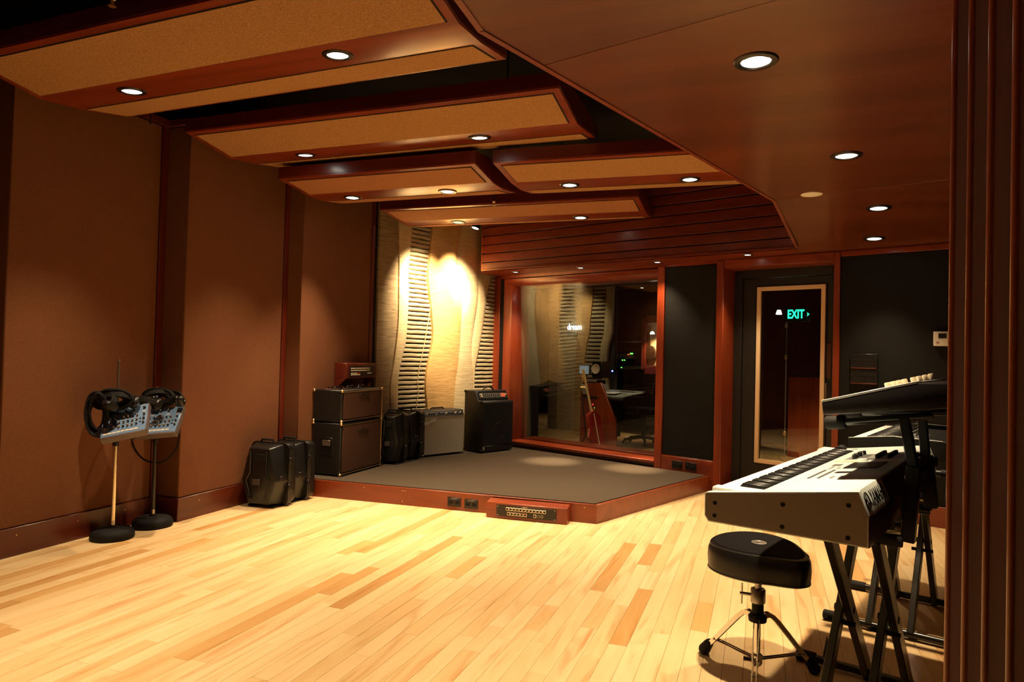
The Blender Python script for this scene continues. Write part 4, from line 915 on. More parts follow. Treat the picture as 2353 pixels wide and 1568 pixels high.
MB().lo((0.0,0.0,0.0),(sL-0.0,0.05,0.007),UM,0.0015).ob('silver_end_edge',silver,ub)
MB().lo((0.17,0.022,0.0),(sL,ul-0.022,0.005),UM,0.001).ob('silver_top_panel',silver,ub)
MB().lo((0.0,ul-0.022,0.0),(sL,ul,0.006),UM,0.0015).ob('silver_end_edge',silver,ub)
for k in range(36):
    if k==0: o=MB().lo((0.004,0.054,0.0),(0.155,0.0765,0.001),UM,0.0004).ob('white_key',white,ub); k0=o
    else: o=k0.copy(); COL.objects.link(o); o.parent=ub; o.location=(0,k*0.0238,0)
kb0=None
for k in range(35):
    if (1,1,0,1,1,1,0)[k%7]:
        if kb0 is None: kb0=MB().lo((0.055,0.072,0.0005),(0.155,0.083,0.0045),UM,0.001).ob('black_key',blk,ub); o=kb0
        else: o=kb0.copy(); COL.objects.link(o); o.parent=ub
        o.location=(0,k*0.0245,0)
for (u,v,n,w_) in ((0.19,0.05,3,0.0085),(0.262,0.05,4,0.0075)):
    for k in range(n): MB().lathe([(w_,0.004),(w_*1.0,0.018),(w_*0.8,0.021),(0,0.021)],10,UM@Matrix.Translation((u+0.0*k,v+k*0.018,0))).ob('cream_knob',cream,ub)
    for k in range(3): MB().lathe([(w_,0.004),(w_*1.0,0.018),(w_*0.8,0.021),(0,0.021)],10,UM@Matrix.Translation((u+0.016+0.016*k,v,0))).ob('cream_knob',cream,ub)
MB().box((0.23,0.6,0.006),(0.08,0.2,0.003),UM,0.001).ob('display',blk,ub)
# keyboard behind
l3=1.64
B0=klp(1949,1006,l3); B1=klp(2052,1003,l3); B2=klp(2166,1016,l3)
k3=thing('keyboard','black keyboard with white keys standing behind the white synthesizer, half hidden by the slatted wall','keyboard',K(B0[0],l3,0),-KA)
q=lambda a:(a[0]-B0[0],a[1])
prof=[(0,B0[1]-0.075),(0,B0[1]),q(B1),q(B2),(q(B2)[0]+0.05,B2[1]-0.005),(q(B2)[0]+0.05,B0[1]-0.075)]
MB().prism([(x,0,z) for x,z in prof],(0,0.02,0),b=0.002).ob('end_panel',blk,k3); MB().prism([(x,0.97,z) for x,z in prof],(0,0.02,0),b=0.002).ob('end_panel',blk,k3)
zt=B0[1]-0.004
MB().lo((0.002,0.02,B0[1]-0.07),(q(B2)[0]+0.045,0.97,zt-0.012)).ob('case',blk,k3)
MB().lo((0.20,0.02,zt-0.02),(q(B2)[0]+0.045,0.97,zt+0.0),bv=0.002).ob('top_panel',blk,k3)
m=MB().tube([(0.002,-0.001,B0[1]+0.001),(q(B1)[0],-0.001,B1[1]+0.001),(q(B2)[0],-0.001,B2[1]+0.001)],0.0018,6); m.ob('silver_edge',silver,k3)
keys(k3,0.012,0.065,0.195,zt+0.004,36,0.045,wl=0.0245)
for k in range(9): MB().lathe([(0.008,0),(0.007,0.016),(0,0.016)],10,Matrix.Translation((0.24+0.03*(k%3),0.2+0.09*(k//3),zt))).ob('knob',gm,k3)
# ================================================================== X STANDS
def sq(m,a,b,w1,w2):     # flat bar between two local points
    a=V(a);b=V(b); d=(b-a); L=d.length; d.normalize(); x=V((1,0,0)); y=d.cross(x).normalized(); x=y.cross(d)
    m.box((0,0,L/2),(w1,w2,L),frameM(a,x,y,d),0.003)
    return m
def xstand(label,l0,l1,s0,s1,ht,sx,group=None):
    t=thing('keyboard_stand',label,'keyboard stand',K(0,0,0),-KA,0 and group)
    for l in (l0,l1):
        f=MB().cyl((s0+0.06,l,0.024),(s1-0.06,l,0.024),0.0165,14).ob('floor_tube',blkmetal,t)
        for (a,b) in ((s0,s0+0.075),(s1-0.075,s1)): MB().tube([(a,l,0.024),(a+0.004,l,0.024),(b-0.004,l,0.024),(b,l,0.024)],[0.018,0.0235,0.0235,0.022],14).ob('rubber_end',blkmatt,f)
        MB().cyl((s0+0.07,l,ht+0.0),(s1-0.07,l,ht),0.015,12).ob('top_support_tube',blkmetal,t)
        for (a,b) in ((s0+0.03,s0+0.10),(s1-0.12,s1-0.05)): MB().tube([(a,l,ht),(b,l,ht)],0.0185,12).ob('rubber_sleeve',blkmatt,t)
    for i,s in enumerate(sx):
        sq(MB(),(s,l0,0.02),(s,l1,ht),0.026,0.056).ob('leg',blkmetal,t); sq(MB(),(s+0.030,l1,0.02),(s+0.030,l0,ht),0.026,0.056).ob('leg',blkmetal,t)
        lc=(l0+l1)/2; MB().cyl((s-0.02,lc,ht/2+0.01),(s+0.045,lc,ht/2+0.01),0.012,12).ob('pivot_bolt',blkmatt,t)
        MB().cyl((s-0.035,lc-0.03,ht/2-0.03),(s+0.055,lc-0.03,ht/2-0.03),0.008,8).ob('lock_pin',blkmatt,t)
    return t
st1=xstand('black double-braced X keyboard stand under the white synthesizer',0.27,0.945,0.03,0.56,0.716,(0.27,0.41))
m=MB().box((0,0,0),(0.002,0.034,0.075),Matrix.Translation((0.285,0,0))@Matrix.Identity(4)) if False else None
lm=frameM(V((0.2520,0.27+0.675*0.33,0.02+0.702*0.33)),V((0,0.675,0.702)).normalized(),V((0,-0.702,0.675)).normalized(),V((-1,0,0)))
MB().box((0,0,0.004),(0.075,0.034,0.001),lm).ob('bar_code_label',plain('grey_label',(0.35,0.32,0.30),0.5),st1)
xstand('black X keyboard stand farther back, under the black keyboard',1.505,2.09,-0.0,0.60,0.765,(0.20,0.37))
# second tier
def upr(m,pts,w=0.036): 
    for a,b in zip(pts[:-1],pts[1:]): sq(m,a,b,w,w*0.8)
    return m
for (l,pxs) in ((0.44,((2078,960),(2100,1085),(2086,1245))),(0.80,((2118,952),(2128,1060),(2140,1168)))):
    P=[klp(x,y,l) for x,y in pxs]; P=[V((s,l,z)) for s,z in P]
    sq(MB(),P[0],P[1],0.030,0.030).ob('upper_tier_upright',blkmetal,st1); sq(MB(),P[1]+V((0,0,0.02)),P[2],0.042,0.042).ob('lower_sleeve',blkmetal,st1)
    MB().cyl(P[1]+V((-0.03,0,0)),P[1]+V((0.035,0,0)),0.018,12).ob('joint_knob',blkmatt,st1)
    a=klp(1941,970,l) if l<0.5 else (P[0].x-0.20,P[0].z-0.008); c=klp(1897,972,l) if l<0.5 else (P[0].x-0.25,P[0].z-0.010)
    A=V((a[0],l,a[1])); Cc=V((c[0],l,c[1])); E_=V((P[0].x+0.08,l,P[0].z+0.012))
    MB().cyl(A,E_,0.0125,12).ob('tier_arm',blkmetal,st1); MB().tube([Cc,Cc+(A-Cc)*0.1,A-(A-Cc)*0.05,A+(E_-A)*0.01],[0.020,0.0235,0.0235,0.020],16).ob('rubber_end',blkmatt,st1)
    MB().cyl(P[2]+V((0.0,0,0.03)),V((0.435,l,P[2].z+0.02)),0.012,10).ob('clamp_bar',steel,st1); MB().cyl(P[2]+V((-0.035,0,0.03)),P[2]+V((-0.01,0,0.03)),0.02,12).ob('clamp_knob',steel,st1)
    MB().cyl((0.43,l,0.722),(0.52,l,0.722),0.014,10).ob('clamp_bar',blkmetal,st1)
# ================================================================== STOOL
sc_=V((0.003,2.905,0)); so_=thing('drum_throne','black saddle-seat drum stool with chrome tripod legs beside the keyboard','stool',sc_)
ol=[(-.192,-.01),(-.185,-.07),(-.15,-.125),(-.09,-.165),(-.02,-.185),(.05,-.187),(.10,-.19),(.145,-.185),(.178,-.15),(.186,-.09),(.172,-.03),(.158,.03),(.14,.09),(.10,.155),(.04,.20),(-.02,.21),(-.085,.19),(-.14,.14),(-.175,.07)]
def smooth(ol,n=3):
    out=[]; N=len(ol)
    for i in range(N):
        p0,p1,p2,p3=[V(ol[(i+k)%N]) for k in (-1,0,1,2)]
        for j in range(n):
            t=j/n; out.append(0.5*((2*p1)+(p2-p0)*t+(2*p0-5*p1+4*p2-p3)*t*t+(3*p1-p0-3*p2+p3)*t**3))
    return out
ol=smooth(ol)
def rings(lst,off=(0,0)):
    m=MB(); R=[]
    for (k,z) in lst: R.append([m.bm.verts.new((p.x*k+off[0],p.y*k+off[1],z)) for p in ol])
    for a,b in zip(R[:-1],R[1:]):
        for i in range(len(ol)): m.bm.faces.new((a[i],a[(i+1)%len(ol)],b[(i+1)%len(ol)],b[i]))
    m.bm.faces.new(R[0][::-1]); m.bm.faces.new(R[-1])
    for f in m.bm.faces: f.smooth=True
    return m
rings([(0.80,0.412),(0.93,0.412),(0.985,0.419),(1.0,0.437),(1.01,0.470),(0.995,0.498),(0.965,0.512),(0.90,0.5175),(0.80,0.519)],(0,0.01)).ob('leather_seat',leather,so_)
rings([(0.885,0.515),(0.875,0.5215),(0.75,0.5245),(0.5,0.526),(0.1,0.5265)],(0,0.01)).ob('velour_top',velvet,so_)
pr_=MB().tube([(p.x*0.955,p.y*0.955+0.01,0.5145) for p in ol],0.0022,5,closed=True); pr_.ob('piping',leather,so_)
pr_=MB().tube([(p.x*0.99,p.y*0.99+0.01,0.421) for p in ol],0.003,5,closed=True); pr_.ob('lower_piping',leather,so_)
em=empty('x'); bpy.data.objects.remove(em)
badge=MB(); badge.tube([(0.027*math.cos(2*PI*k/28),0.0+0.027*math.sin(2*PI*k/28),0.527) for k in range(28)],0.0016,5,closed=True)
badge.tube([(0.016*math.cos(2*PI*k/20),0.0+0.016*math.sin(2*PI*k/20),0.527) for k in range(20)],0.0012,5,closed=True)
for k in range(9): a=2*PI*k/9; badge.box((0.0215*math.cos(a),0.0215*math.sin(a),0.527),(0.005,0.005,0.001))
for k in range(3): a=2*PI*k/3+0.5; badge.box((0.008*math.cos(a),0.008*math.sin(a),0.527),(0.007,0.003,0.001))
badge.ob('round_badge',plain('silver_print',(0.45,0.40,0.35),0.4,0.5),so_)
MB().cyl((0,0,0.30),(0,0,0.41),0.011,16).ob('threaded_rod',chrome,so_)
th=MB()
for k in range(9): th.tube([(0.0125*math.cos(2*PI*j/16),0.0125*math.sin(2*PI*j/16),0.345+k*0.0065+0.003*j/16) for j in range(17)],0.0016,5)
th.ob('thread',chrome,so_)
MB().lathe([(0,0.409),(0.05,0.409),(0.055,0.414),(0.0,0.414)],20).ob('seat_plate',blkmetal,so_)
MB().lathe([(0.014,0.345),(0.026,0.345),(0.0285,0.341),(0.0285,0.292),(0.026,0.289),(0.0,0.289)],28).ob('height_collar',steel,so_)
MB().cyl((-0.028,0,0.318),(-0.068,0,0.318),0.0065,12).ob('clamp_bolt',chrome,so_); MB().cyl((-0.061,0,0.277),(-0.061,0,0.358),0.0035,8).ob('t_handle',chrome,so_)
MB().cyl((0,0,0.235),(0,0,0.29),0.0225,20).ob('upper_sleeve',blkmatt,so_); MB().lathe([(0.0,0.215),(0.034,0.218),(0.036,0.236),(0.026,0.248),(0,0.248)],24).ob('leg_hub',blkmatt,so_)
MB().cyl((0,0,0.05),(0,0,0.235),0.0125,16).ob('center_tube',chrome,so_); MB().lathe([(0,0.046),(0.018,0.046),(0.022,0.055),(0.022,0.085),(0.016,0.09),(0,0.09)],16).ob('lower_hub',chrome,so_)
for k,(dx,dy) in enumerate(((-0.229,0.144),(0.229,0.124),(-0.012,-0.268))):
    Lr=math.hypot(dx,dy); ux,uy=dx/Lr,dy/Lr; px_,py_=-uy,ux
    pt=lambda r,z,o=0:V((ux*r+px_*o,uy*r+py_*o,z))
    lg=MB()
    for o in (-0.011,0.011):
        path=[(0.028,0.238),(0.045,0.242),(0.062,0.234),(0.085,0.212),(0.125,0.165),(0.20,0.075),(0.235,0.035)]
        for (r0,z0),(r1,z1) in zip(path[:-1],path[1:]):
            oo0=o*(1-0.35*(r0/0.24)); oo1=o*(1-0.35*(r1/0.24)); a=pt(r0,z0,oo0); b=pt(r1,z1,oo1); d=(b-a).normalized(); x=V((px_,py_,0)); y=d.cross(x).normalized()
            lg.box((0,0,(b-a).length/2),(0.0035,0.017,(b-a).length+0.002),frameM(a,x,y,d))
    L_=lg.ob('leg',chrome,so_)
    MB().tube([pt(0.218,0.062),pt(0.225,0.052),pt(0.248,0.018),pt(0.253,0.009)],[0.014,0.019,0.0245,0.021],14).ob('rubber_foot',blkmatt,L_)
    br=MB()
    for o in (-0.007,0.007): br.tube([pt(0.02,0.07,o),pt(0.195,0.082,o)],0.0035,6)
    br.ob('leg_brace',chrome,so_)
    MB().cyl(pt(0.195,0.082,-0.014),pt(0.195,0.082,0.014),0.004,8).ob('rivet',steel,L_)
MB().tube([(-0.02,-0.02,0.07),(-0.05,-0.02,0.07)],0.009,8).ob('wing_nut',chrome,so_)
# ================================================================== CONTROL ROOM BEYOND THE WINDOW
def wz(px,py,z): P=onz(px,py,z); return (P-WA).dot(WD),(P-WA).dot(WN)
cr=empty('trim_2'); struct(cr)
mf=wood('pale_maple_far',(0.48,0.27,0.10),(0.70,0.46,0.20),'y',0.6)
MB().prism([W(-3.2,0.36,0),W(2.05,0.36,0),W(0.0,4.7,0),W(-3.2,4.7,0)],(0,0,SZ)).ob('control_room_floor',mf,cr)
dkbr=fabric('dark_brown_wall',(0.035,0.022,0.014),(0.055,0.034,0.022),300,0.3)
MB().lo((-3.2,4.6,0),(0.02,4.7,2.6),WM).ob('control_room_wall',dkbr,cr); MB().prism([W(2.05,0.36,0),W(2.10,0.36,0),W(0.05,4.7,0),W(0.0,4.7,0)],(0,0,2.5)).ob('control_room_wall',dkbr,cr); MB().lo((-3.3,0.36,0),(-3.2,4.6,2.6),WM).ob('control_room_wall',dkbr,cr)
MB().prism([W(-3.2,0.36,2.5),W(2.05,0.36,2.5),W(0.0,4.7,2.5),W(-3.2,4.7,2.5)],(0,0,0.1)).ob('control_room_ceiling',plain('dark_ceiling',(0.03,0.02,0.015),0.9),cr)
t=thing('ceiling_panel','tan ceiling panel seen through the control room window','ceiling panel',W(0,0,0),WANG)
P=[wz(x,y,2.42) for x,y in ((1395,652),(1530,640),(1530,673),(1500,672))]
MB().prism([(s,n,2.42) for s,n in P],(0,0,0.05)).ob('panel',cloudfab,t)
n2=2.0
# felt wall in the control room
fw=thing('felt_wall_art','wavy ribbed felt wall inside the control room, seen through the window','wall art',W(0,0,0),WANG)
def cc(pts): 
    q=sorted([(wpx(x,y,n2)[1],wpx(x,y,n2)[0]) for x,y in pts])
    def f(z):
        if z<=q[0][0]: return q[0][1]
        if z>=q[-1][0]: return q[-1][1]
        for i in range(len(q)-1):
            if q[i][0]<=z<=q[i+1][0]: t_=(z-q[i][0])/(q[i+1][0]-q[i][0]); t_=t_*t_*(3-2*t_); return q[i][1]*(1-t_)+q[i+1][1]*t_
    return f
cA=cc([(1366,670),(1358,759),(1350,802),(1346,831),(1352,900)]); cB=cc([(1396,670),(1391,759),(1382,802),(1381,831),(1388,900)]); cC=cc([(1322,670),(1330,760),(1326,830),(1324,900)]); cD=cc([(1411,670),(1408,759),(1398,802),(1396,831),(1400,900)])
MB().lo((-0.9,n2+0.02,SZ),(cD(1.9)+0.02,n2+0.1,2.45)).ob('backing_board',felt_dark,fw)
zz=[SZ+k*(2.40-SZ)/30 for k in range(31)]
def fs(fa,fb,h,mat):
    m=MB(); R=[]
    for z in zz:
        a,b=fa(z),fb(z); R.append([m.bm.verts.new(p) for p in ((a,n2+0.03,z),(a,n2-h,z),((a+b)/2,n2-h-0.02,z),(b,n2-h,z),(b,n2+0.03,z))])
    for a,b in zip(R[:-1],R[1:]):
        for k in range(4): m.bm.faces.new((a[k],a[k+1],b[k+1],b[k]))
    for f in m.bm.faces: f.smooth=True
    m.ob('felt_strip',mat,fw)
fs(lambda z:-0.9,lambda z:cC(z)-0.5,0.03,felt_tan); fs(lambda z:cC(z)-0.5,cC,0.02,felt_pale); fs(cC,cA,0.04,felt_or); fs(cB,cD,0.03,felt_pale)
z=SZ+0.5
while z<2.36:
    a,b=cA(z),cB(z); MB().lo((a,n2-0.025,z),(b,n2+0.03,z+0.04),bv=0.008).ob('felt_rib',felt_rib,fw); z+=0.058
# desk
bR=wz(1414,1036,SZ); bL=wz(1331,1022,SZ); 
pR=W(bR[0],bR[1],0); pL=W(bL[0],bL[1],0)
tR=onv(1381,880,pL,pR); tL=onv(1335,883,pL,pR); mR=onv(1414,969,pL,pR)
dk=thing('studio_desk','wooden mixing desk in the control room with a mixing console on top','desk',pR)
q=lambda P:P-pR
MB().prism([q(W(bL[0],bL[1],SZ)),q(W(bR[0],bR[1],SZ)),q(mR),q(tR),q(tL)],WN*0.04,b=0.004).ob('side_panel',cherryZ,dk)
zt=0.80+SZ*0
cs=[wpx(x,y,bR[1]+0.35) for x,y in ((1383,905),(1470,905))]
s0=cs[0][0]; zt=cs[0][1]; n0=bR[1]+0.05
def DL(a,b,name,mat,bv=0.003): return MB().prism([q(W(a[0],a[1],a[2])),q(W(b[0],a[1],a[2])),q(W(b[0],b[1],a[2])),q(W(a[0],b[1],a[2]))],(0,0,b[2]-a[2]),b=bv).ob(name,mat,dk)
DL((s0-0.06,n0,zt-0.05),(s0+0.50,n0+0.58,zt-0.02),'desktop',blk); 
DL((s0+0.02,n0+0.02,SZ+0.1),(s0+0.16,n0+0.5,zt-0.05),'rack_unit',blk)
MB().prism([q(W(s0-0.02,n0+0.05,zt-0.018)),q(W(s0+0.48,n0+0.05,zt-0.018)),q(W(s0+0.48,n0+0.55,zt+0.035)),q(W(s0-0.02,n0+0.55,zt+0.035))],(0,0,0.012),b=0.003).ob('mixing_console',plain('grey_console',(0.30,0.32,0.30),0.4),dk)
MB().prism([q(W(s0-0.08,n0+0.0,zt)),q(W(s0-0.02,n0+0.0,zt+0.0)),q(W(s0-0.06,n0+0.0,zt+0.11)),q(W(s0-0.12,n0+0.0,zt+0.115))],WN*0.5,b=0.003).ob('meter_bridge',plain('grey_console_side',(0.26,0.27,0.26),0.4),dk)
for k in range(4): MB().box(q(W(s0-0.105+k*0.022,n0-0.003,zt+0.085)),(0.014,0.004,0.012)).ob('meter_light',leda,dk)
for k,(z_,mt) in enumerate(((zt-0.12,ledr),(zt-0.16,ledg))):
    MB().box(q(W(s0+0.07+0.03*k,n0+0.012,z_)),(0.02,0.006,0.012)).ob('rack_light',mt,dk)
for k in range(6): MB().box(q(W(s0+0.03+0.02*k,n0+0.012,zt-0.19)),(0.007,0.006,0.006)).ob('rack_light',leda,dk)
for z_ in (zt-0.33,zt-0.50): DL((s0+0.03,n0+0.0,z_),(s0+0.155,n0+0.03,z_+0.09),'rack_faceplate',plain('pale_faceplate',(0.30,0.24,0.17),0.4))
for (a_,b_) in ((0.16,0.12),(0.36,0.30)):
    tt=tag(MB().prism([W(s0+a_,n0+b_-0.02,zt+0.02),W(s0+a_+0.15,n0+b_-0.02,zt+0.02),W(s0+a_+0.15,n0+b_+0.17,zt+0.03),W(s0+a_,n0+b_+0.17,zt+0.03)],(0,0,0.002)).ob('paper',plain('white_paper',(0.8,0.8,0.75),0.7)),'white sheet of paper on the mixing desk, '+('left one' if a_<0.2 else 'right one'),'paper')
# monitor speaker with pale cone
def onn(px,py,n): s,z=wpx(px,py,n); return W(s,n,z)
t=thing('studio_monitor','black studio monitor with a round cream cone on the desk behind the guitar','speaker',onn(1369,850,n0+0.55),WANG)
MB().box((0,0.12,0.0),(0.16,0.2,0.22),b=0.008).ob('cabinet',blk,t); MB().lathe([(0,-0.012),(0.02,-0.016),(0.055,0.0),(0.062,0.004),(0.066,0.0)],24,frameM(V((0,-0.006,0.01)),V((1,0,0)),V((0,0,1)),V((0,-1,0)))).ob('cone',cream,t)
MB().box((0,0.13,-0.20),(0.06,0.12,0.12)).ob('speaker_stand',blk,t)
t=thing('computer_screen','pale computer screen glowing on the desk in the control room','screen',onn(1342,850,n0+0.5),WANG)
MB().box((0,0.02,0),(0.17,0.03,0.13),b=0.004).ob('bezel',blk,t); MB().box((0,0.003,0),(0.15,0.004,0.11)).ob('display',emis('dim_screen',(0.45,0.5,0.5),0.35),t); MB().box((0,0.03,-0.12),(0.04,0.03,0.14)).ob('foot',blk,t)
# glowing sign
P=onn(1320,752,n2-0.09)
t=thing('glowing_sign','small white glowing word sign in front of the ribbed felt','sign',P,WANG)
MB().tube([(-0.085,0.02,-0.002),(-0.085,0.02,0.12)],0.003,6).ob('wire',steel,t)
text('lit_word','dream',0.13,whiteE,t,frameM(V((0,0,0)),V((1,0,0)),V((0,0,1)),V((0,-1,0))),0.004,0.78,0.0012)
# guitar leaning on its stand
gb=onz(1362,1030,SZ+0.02); n_g=(gb-WA).dot(WN)
def G(px,py): return onn(px,py,n_g)
t=thing('electric_guitar','red electric guitar with a pale neck standing edge-on behind the window','guitar',gb)
q=lambda P:P-gb
b0,b1,nk0,nk1,hd=q(G(1374,1025)),q(G(1361,950)),q(G(1361,955)),q(G(1346,880)),q(G(1340,850))
ax_=(b1-b0).normalized(); sd_=WN
m=MB(); R=[]
for (f,wd) in ((0,0.06),(0.08,0.13),(0.3,0.165),(0.55,0.12),(0.75,0.14),(0.95,0.12),(1.05,0.03)):
    c=b0+(b1-b0)*f; ex=WD; R.append([m.bm.verts.new(c+WD*(x*0.022)+WN*(y*wd)) for x,y in ((-1,-0.9),(-1,0),(-1,0.9),(-0.4,1),(0.4,1),(1,0.9),(1,0),(1,-0.9),(0.4,-1),(-0.4,-1))])
for a,b in zip(R[:-1],R[1:]):
    for k in range(10): m.bm.faces.new((a[k],a[(k+1)%10],b[(k+1)%10],b[k]))
m.bm.faces.new(R[0][::-1]); m.bm.faces.new(R[-1])
for f in m.bm.faces: f.smooth=True
m.ob('body',plain('red_lacquer',(0.25,0.012,0.008),0.2,coat=0.6),t)
MB().tube([b0+WD*0.024,b0+(b1-b0)*0.5+WD*0.024,b1+WD*0.022],0.006,6).ob('pale_binding',cream,t)
MB().tube([nk0,nk1],[0.016,0.012],8).ob('neck',plain('maple_neck',(0.55,0.36,0.16),0.35),t); MB().tube([nk1,hd],[0.018,0.014],8).ob('headstock',plain('maple_head',(0.5,0.32,0.14),0.35),t)
for k in range(6): c=nk1+(hd-nk1)*(0.15+k*0.15); MB().cyl(c-WD*0.01,c-WD*0.035,0.006,8).ob('tuning_peg',brass,t)
MB().box(q(G(1358,957)),(0.02,0.03,0.015)).ob('switch',chrome,t)
t=thing('guitar_stand','black A-frame guitar stand holding the red guitar','stand',gb)
a=q(G(1338,925)); f0=q(G(1347,1000)); MB().tube([a,f0,q(G(1330,1030))],0.008,8).ob('leg',blkmetal,t); MB().tube([f0,q(G(1366,1033))],0.008,8).ob('leg',blkmetal,t); MB().tube([f0,f0+WN*0.18-V((0,0,f0.z))],0.008,8).ob('leg',blkmetal,t)
MB().tube([f0,q(G(1364,1018))],0.009,8).ob('cradle',blkmatt,t); MB().tube([a+WD*-0.03+V((0,0,0.05)),a,nk1*0.4+a*0.6],0.006,8).ob('yoke',blkmetal,t)
# office chair
cb=onz(1478,1022,SZ); t=thing('office_chair','black mesh office chair at the mixing desk','chair',cb,WANG)
MB().cyl((0,0,0.07),(0,0,0.40),0.025,12).ob('column',blkmetal,t)
for k in range(5):
    a=2*PI*k/5+0.3; l=MB().tube([(0,0,0.10),(0.26*math.cos(a),0.26*math.sin(a),0.065)],[0.024,0.014],8).ob('base_arm',blkmetal,t); MB().cyl((0.26*math.cos(a)-0.012,0.26*math.sin(a),0.028),(0.26*math.cos(a)+0.012,0.26*math.sin(a),0.028),0.028,12).ob('caster',blk,l)
MB().box((0,0,0.43),(0.46,0.44,0.07),b=0.03,seg=2).ob('seat',blkmatt,t)
m=MB(); m.prism([(0.20,-0.20,0.50),(0.20,0.20,0.50),(0.27,0.22,0.95),(0.27,-0.22,0.95)],(0.03,0,0),b=0.012).ob('backrest',blkmatt,t)
for sy in (-1,1): MB().tube([(0.05,sy*0.22,0.43),(0.02,sy*0.27,0.52),(0.0,sy*0.27,0.63),(-0.08,sy*0.27,0.65)],0.012,8).ob('arm_post',blkmetal,t); MB().box((-0.08,sy*0.27,0.665),(0.22,0.06,0.02),b=0.008).ob('arm_pad',blkmatt,t)
# equipment rack with lights
P=onn(1432,850,n2+1.2); t=thing('equipment_rack','tall dark equipment rack with small coloured lights in the control room','equipment rack',V((P.x,P.y,SZ)),WANG)
MB().lo((-0.35,0,0),(0.35,0.5,1.35),bv=0.01).ob('cabinet',blk,t)
for k in range(8): MB().lo((-0.32,-0.012,0.1+k*0.15),(0.32,0.0,0.23+k*0.15),bv=0.002).ob('rack_faceplate',plain('dark_faceplate',(0.02,0.02,0.022),0.4),t)
def led(px,py,mt,w_=0.02,h_=0.015,nm='indicator_light'):
    p=onn(px,py,n2+1.2-0.018); v=Matrix.Rotation(-WANG,4,'Z')@(p-V((P.x,P.y,SZ))); MB().box(v,(w_,0.006,h_),b=0.001).ob(nm,mt,t)
for a in ((1430,828,ledg),(1435,828,ledg),(1428,845,ledg)): led(*a)
led(1451,813,ledg,0.05,0.02); led(1444,815,ledr,0.03,0.012)
t2=thing('desk_lamp_light','small blue indicator light on the desk gear','light',onn(1407,853,n2-0.3),WANG); MB().lathe([(0,-0.012),(0.010,-0.008),(0.012,0),(0.010,0.008),(0,0.012)],12).ob('lens',ledb,t2); MB().box((0,0.02,-0.03),(0.12,0.05,0.02),b=0.003).ob('unit',blk,t2)
# framed guitar display on the far right
P=onn(1500,785,2.3); t=thing('display_case','lit display case with a guitar at the right of the control room','display case',P,WANG)
sL_,zB=wpx(1488,840,2.3); sR_,zT=wpx(1530,742,2.3); c=(wpx(1500,785,2.3))
MB().lo((sL_-c[0]-0.05,0.0,zB-c[1]-0.05),(sR_-c[0]+0.05,0.02,zT-c[1]+0.05)).ob('back_board',plain('tan_back_board',(0.42,0.27,0.14),0.7),t)
for a in ((sL_-c[0]-0.06,zB-c[1]-0.06,sL_-c[0],zT-c[1]+0.06),(sR_-c[0],zB-c[1]-0.06,sR_-c[0]+0.06,zT-c[1]+0.06),(sL_-c[0],zB-c[1]-0.12,sR_-c[0],zB-c[1]),(sL_-c[0],zT-c[1],sR_-c[0],zT-c[1]+0.1)): MB().lo((a[0],-0.08,a[1]),(a[2],0.0,a[3]),bv=0.003).ob('frame',mahogZ,t)
g_=[wpx(1496,815,2.3)]; gx=wpx(1497,815,2.3)[0]-c[0]; gz=wpx(1497,812,2.3)[1]-c[1]
g=tag(empty('electric_guitar',P+WD*gx+V((0,0,gz))-WN*0.03,WANG),'dark guitar hanging inside the lit display case','guitar')
m=MB(); o2=[V((0.075*math.cos(a)*(1+0.15*math.cos(2*a)),0,0.11*math.sin(a)*(1-0.12*math.cos(4*a)))) for a in [2*PI*k/20 for k in range(20)]]
m.prism([p-V((0,0.02,0)) for p in o2],(0,0.04,0),b=0.004).ob('body',plain('dark_sunburst',(0.03,0.012,0.006),0.2,coat=0.5),g); MB().lo((-0.012,-0.024,0.08),(0.012,-0.01,0.36),bv=0.002).ob('neck',brass,g)
# control room lamps
def crlamp(px,py,z,label,pw,aim,ang=80,dim=False,col=LAMP):
    s,n=wz(px,py,z); downlight(W(s,n,z-0.001),label,pw,aim=aim,ang=math.radians(ang),r=0.05,group='control room lamps',dim=dim)
crlamp(1475,661,2.42,'downlight in the tan ceiling panel beyond the window',0.6,(0,0,-1),95)
t=thing('downlight','added hidden lamp just behind the window head, lighting the desk side','downlight',W(0.7,0.62,2.46),0,'control room lamps'); MB().lathe([(0,0.003),(0.05,0.003),(0.06,0.0),(0.06,0.03)],16).ob('can',blkmetal,t); lampobj((0,0,-0.02),(-0.05,0.05,-1),LAMPW*0.22,math.radians(90),1.0,t)  # unseen lamp added to brighten the desk side panel
p=W(cA(1.8)-0.0,n2-0.55,2.49); t=thing('spotlight','added unseen spotlight on the control room ceiling washing the ribbed felt','spotlight',p); MB().lathe([(0,0),(0.04,0.0),(0.045,-0.08),(0.03,-0.085),(0,-0.083)],16).ob('can',blkmetal,t); lampobj((0,0,-0.1),W(cA(1.3),n2,1.5)-p,LAMPW*0.09,math.radians(75),0.9,t)  # added out-of-view source for the felt strips and ribs
p=W(1.5,1.6,2.4); t=thing('downlight','added unseen control room downlight above the chair','downlight',p,0,'control room lamps'); MB().lathe([(0,0.003),(0.05,0.003),(0.06,0.0),(0.06,0.1),(0,0.1)],16).ob('can',blkmetal,t); lampobj((0,0,-0.03),(0,0,-1),LAMPW*0.9,math.radians(80),0.8,t)  # put in to brighten the floor around the chair
P=onn(1499,762,2.1); t=thing('spotlight','bright little lamp lighting the guitar display case','spotlight',P); MB().lathe([(0,0),(0.018,-0.004),(0.03,-0.03),(0.032,-0.035),(0,-0.034)],14).ob('lens',lens,t); lampobj((0,0,-0.05),WN*0.5+V((0,0,-1)),LAMPW*0.12,math.radians(110),0.8,t,size=0.02)
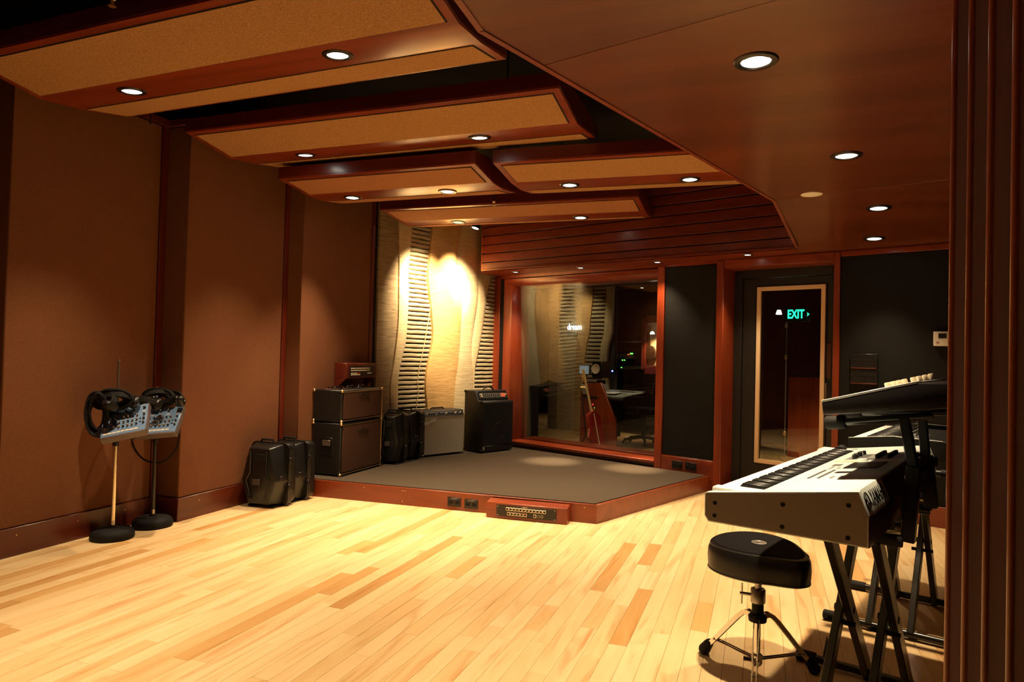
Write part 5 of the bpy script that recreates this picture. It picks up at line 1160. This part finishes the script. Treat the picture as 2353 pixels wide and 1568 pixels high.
# ================================================================== CORRIDOR BEYOND THE DOOR
co=empty('trim_3'); struct(co)
MB().prism([W(2.12,0.36,-0.02),W(6.6,0.36,-0.02),W(6.6,4.9,-0.02),W(0.0,4.9,-0.02)],(0,0,0.02)).ob('corridor_floor',mf,co)
cdk=wood('dark_corridor_panel',(0.05,0.012,0.006),(0.085,0.02,0.01),'z')
MB().prism([W(2.11,0.36,0),W(2.15,0.36,0),W(0.1,4.7,0),W(0.06,4.7,0)],(0,0,2.5)).ob('corridor_wall',cdk,co); MB().lo((0.1,4.2,0),(7.0,4.3,2.6),WM).ob('corridor_wall',cdk,co); MB().lo((6.0,0.3,0),(6.1,4.3,2.6),WM).ob('corridor_wall',cdk,co)
MB().prism([W(2.12,0.36,2.35),W(6.6,0.36,2.35),W(6.6,4.3,2.35),W(0.3,4.3,2.35)],(0,0,0.1)).ob('corridor_ceiling',plain('dark_corridor_ceiling',(0.04,0.015,0.01),0.7),co)
nn_=3.0
P=onn(1831,723,nn_-0.2); t=thing('exit_sign','green glowing EXIT sign seen through the glass door','sign',P,WANG)
MB().box((0,0.02,0),(0.34,0.03,0.19),b=0.004).ob('sign_panel',plain('clear_dark_panel',(0.01,0.02,0.015),0.15),t); MB().box((0,0.02,0.62),(0.012,0.012,1.05)).ob('hanger',blkmetal,t)
text('green_letters','EXIT',0.155,greenE,t,frameM(V((-0.015,0.002,0)),V((1,0,0)),V((0,0,1)),V((0,-1,0))),0.002,0.66,0.004)
MB().prism([(0.125,0.0,0.025),(0.155,0.0,0),(0.125,0.0,-0.025),(0.132,0,0)],(0,0.004,0)).ob('arrow',greenE,t)
t=thing('reception_cabinet','wooden cabinet in the corridor beyond the glass door','cabinet',W(0,0,0),WANG)
a=wpx(1810,985,nn_); b=wpx(1905,870,nn_)
MB().lo((a[0],nn_,0),(b[0]+0.4,nn_+0.6,b[1]),bv=0.004).ob('cabinet_body',cherryZ,t); MB().lo((a[0]-0.02,nn_-0.03,b[1]),(b[0]+0.42,nn_+0.62,b[1]+0.04),bv=0.004).ob('countertop',blk,t)
a=wpx(1808,740,nn_-0.5); b=wpx(1801,1000,nn_-0.5)
t=thing('glass_door_rail','slim steel edge of an open glass door in the corridor','door',W(0,0,0),WANG)
MB().tube([(a[0],nn_-0.5,0.05),(a[0],nn_-0.5,a[1])],0.009,8).ob('edge_rail',steel,t); MB().lo((a[0]-0.42,nn_-0.505,0.06),(a[0]-0.01,nn_-0.495,a[1]+0.05)).ob('glass_leaf',glass2,t)
for z in (0.35,1.3,a[1]-0.05): MB().box((a[0],nn_-0.51,z),(0.03,0.03,0.05),b=0.004).ob('hinge',brass,t)
p=W(wpx(1790,712,nn_-0.8)[0],nn_-0.8,2.3); 
P=onn(1790,713,nn_-0.9); t=thing('spotlight','small bright corridor spotlight seen through the glass door','spotlight',P); MB().lathe([(0,0),(0.02,0.0),(0.034,-0.05),(0,-0.048)],14).ob('lens',lens,t); lampobj((0,0,-0.08),(0,0.1,-1),LAMPW*0.25,math.radians(75),0.8,t)
s,z=wpx(1850,900,nn_-1.2); p=W(s,nn_-1.3,2.34); t=thing('downlight','corridor downlight beyond the glass door','downlight',p,0); MB().lathe([(0,0.003),(0.05,0.003),(0.06,0.0),(0.06,0.02)],16).ob('trim',blkmetal,t); lampobj((0,0,-0.03),(0,0,-1),LAMPW*0.7,math.radians(85),0.8,t)
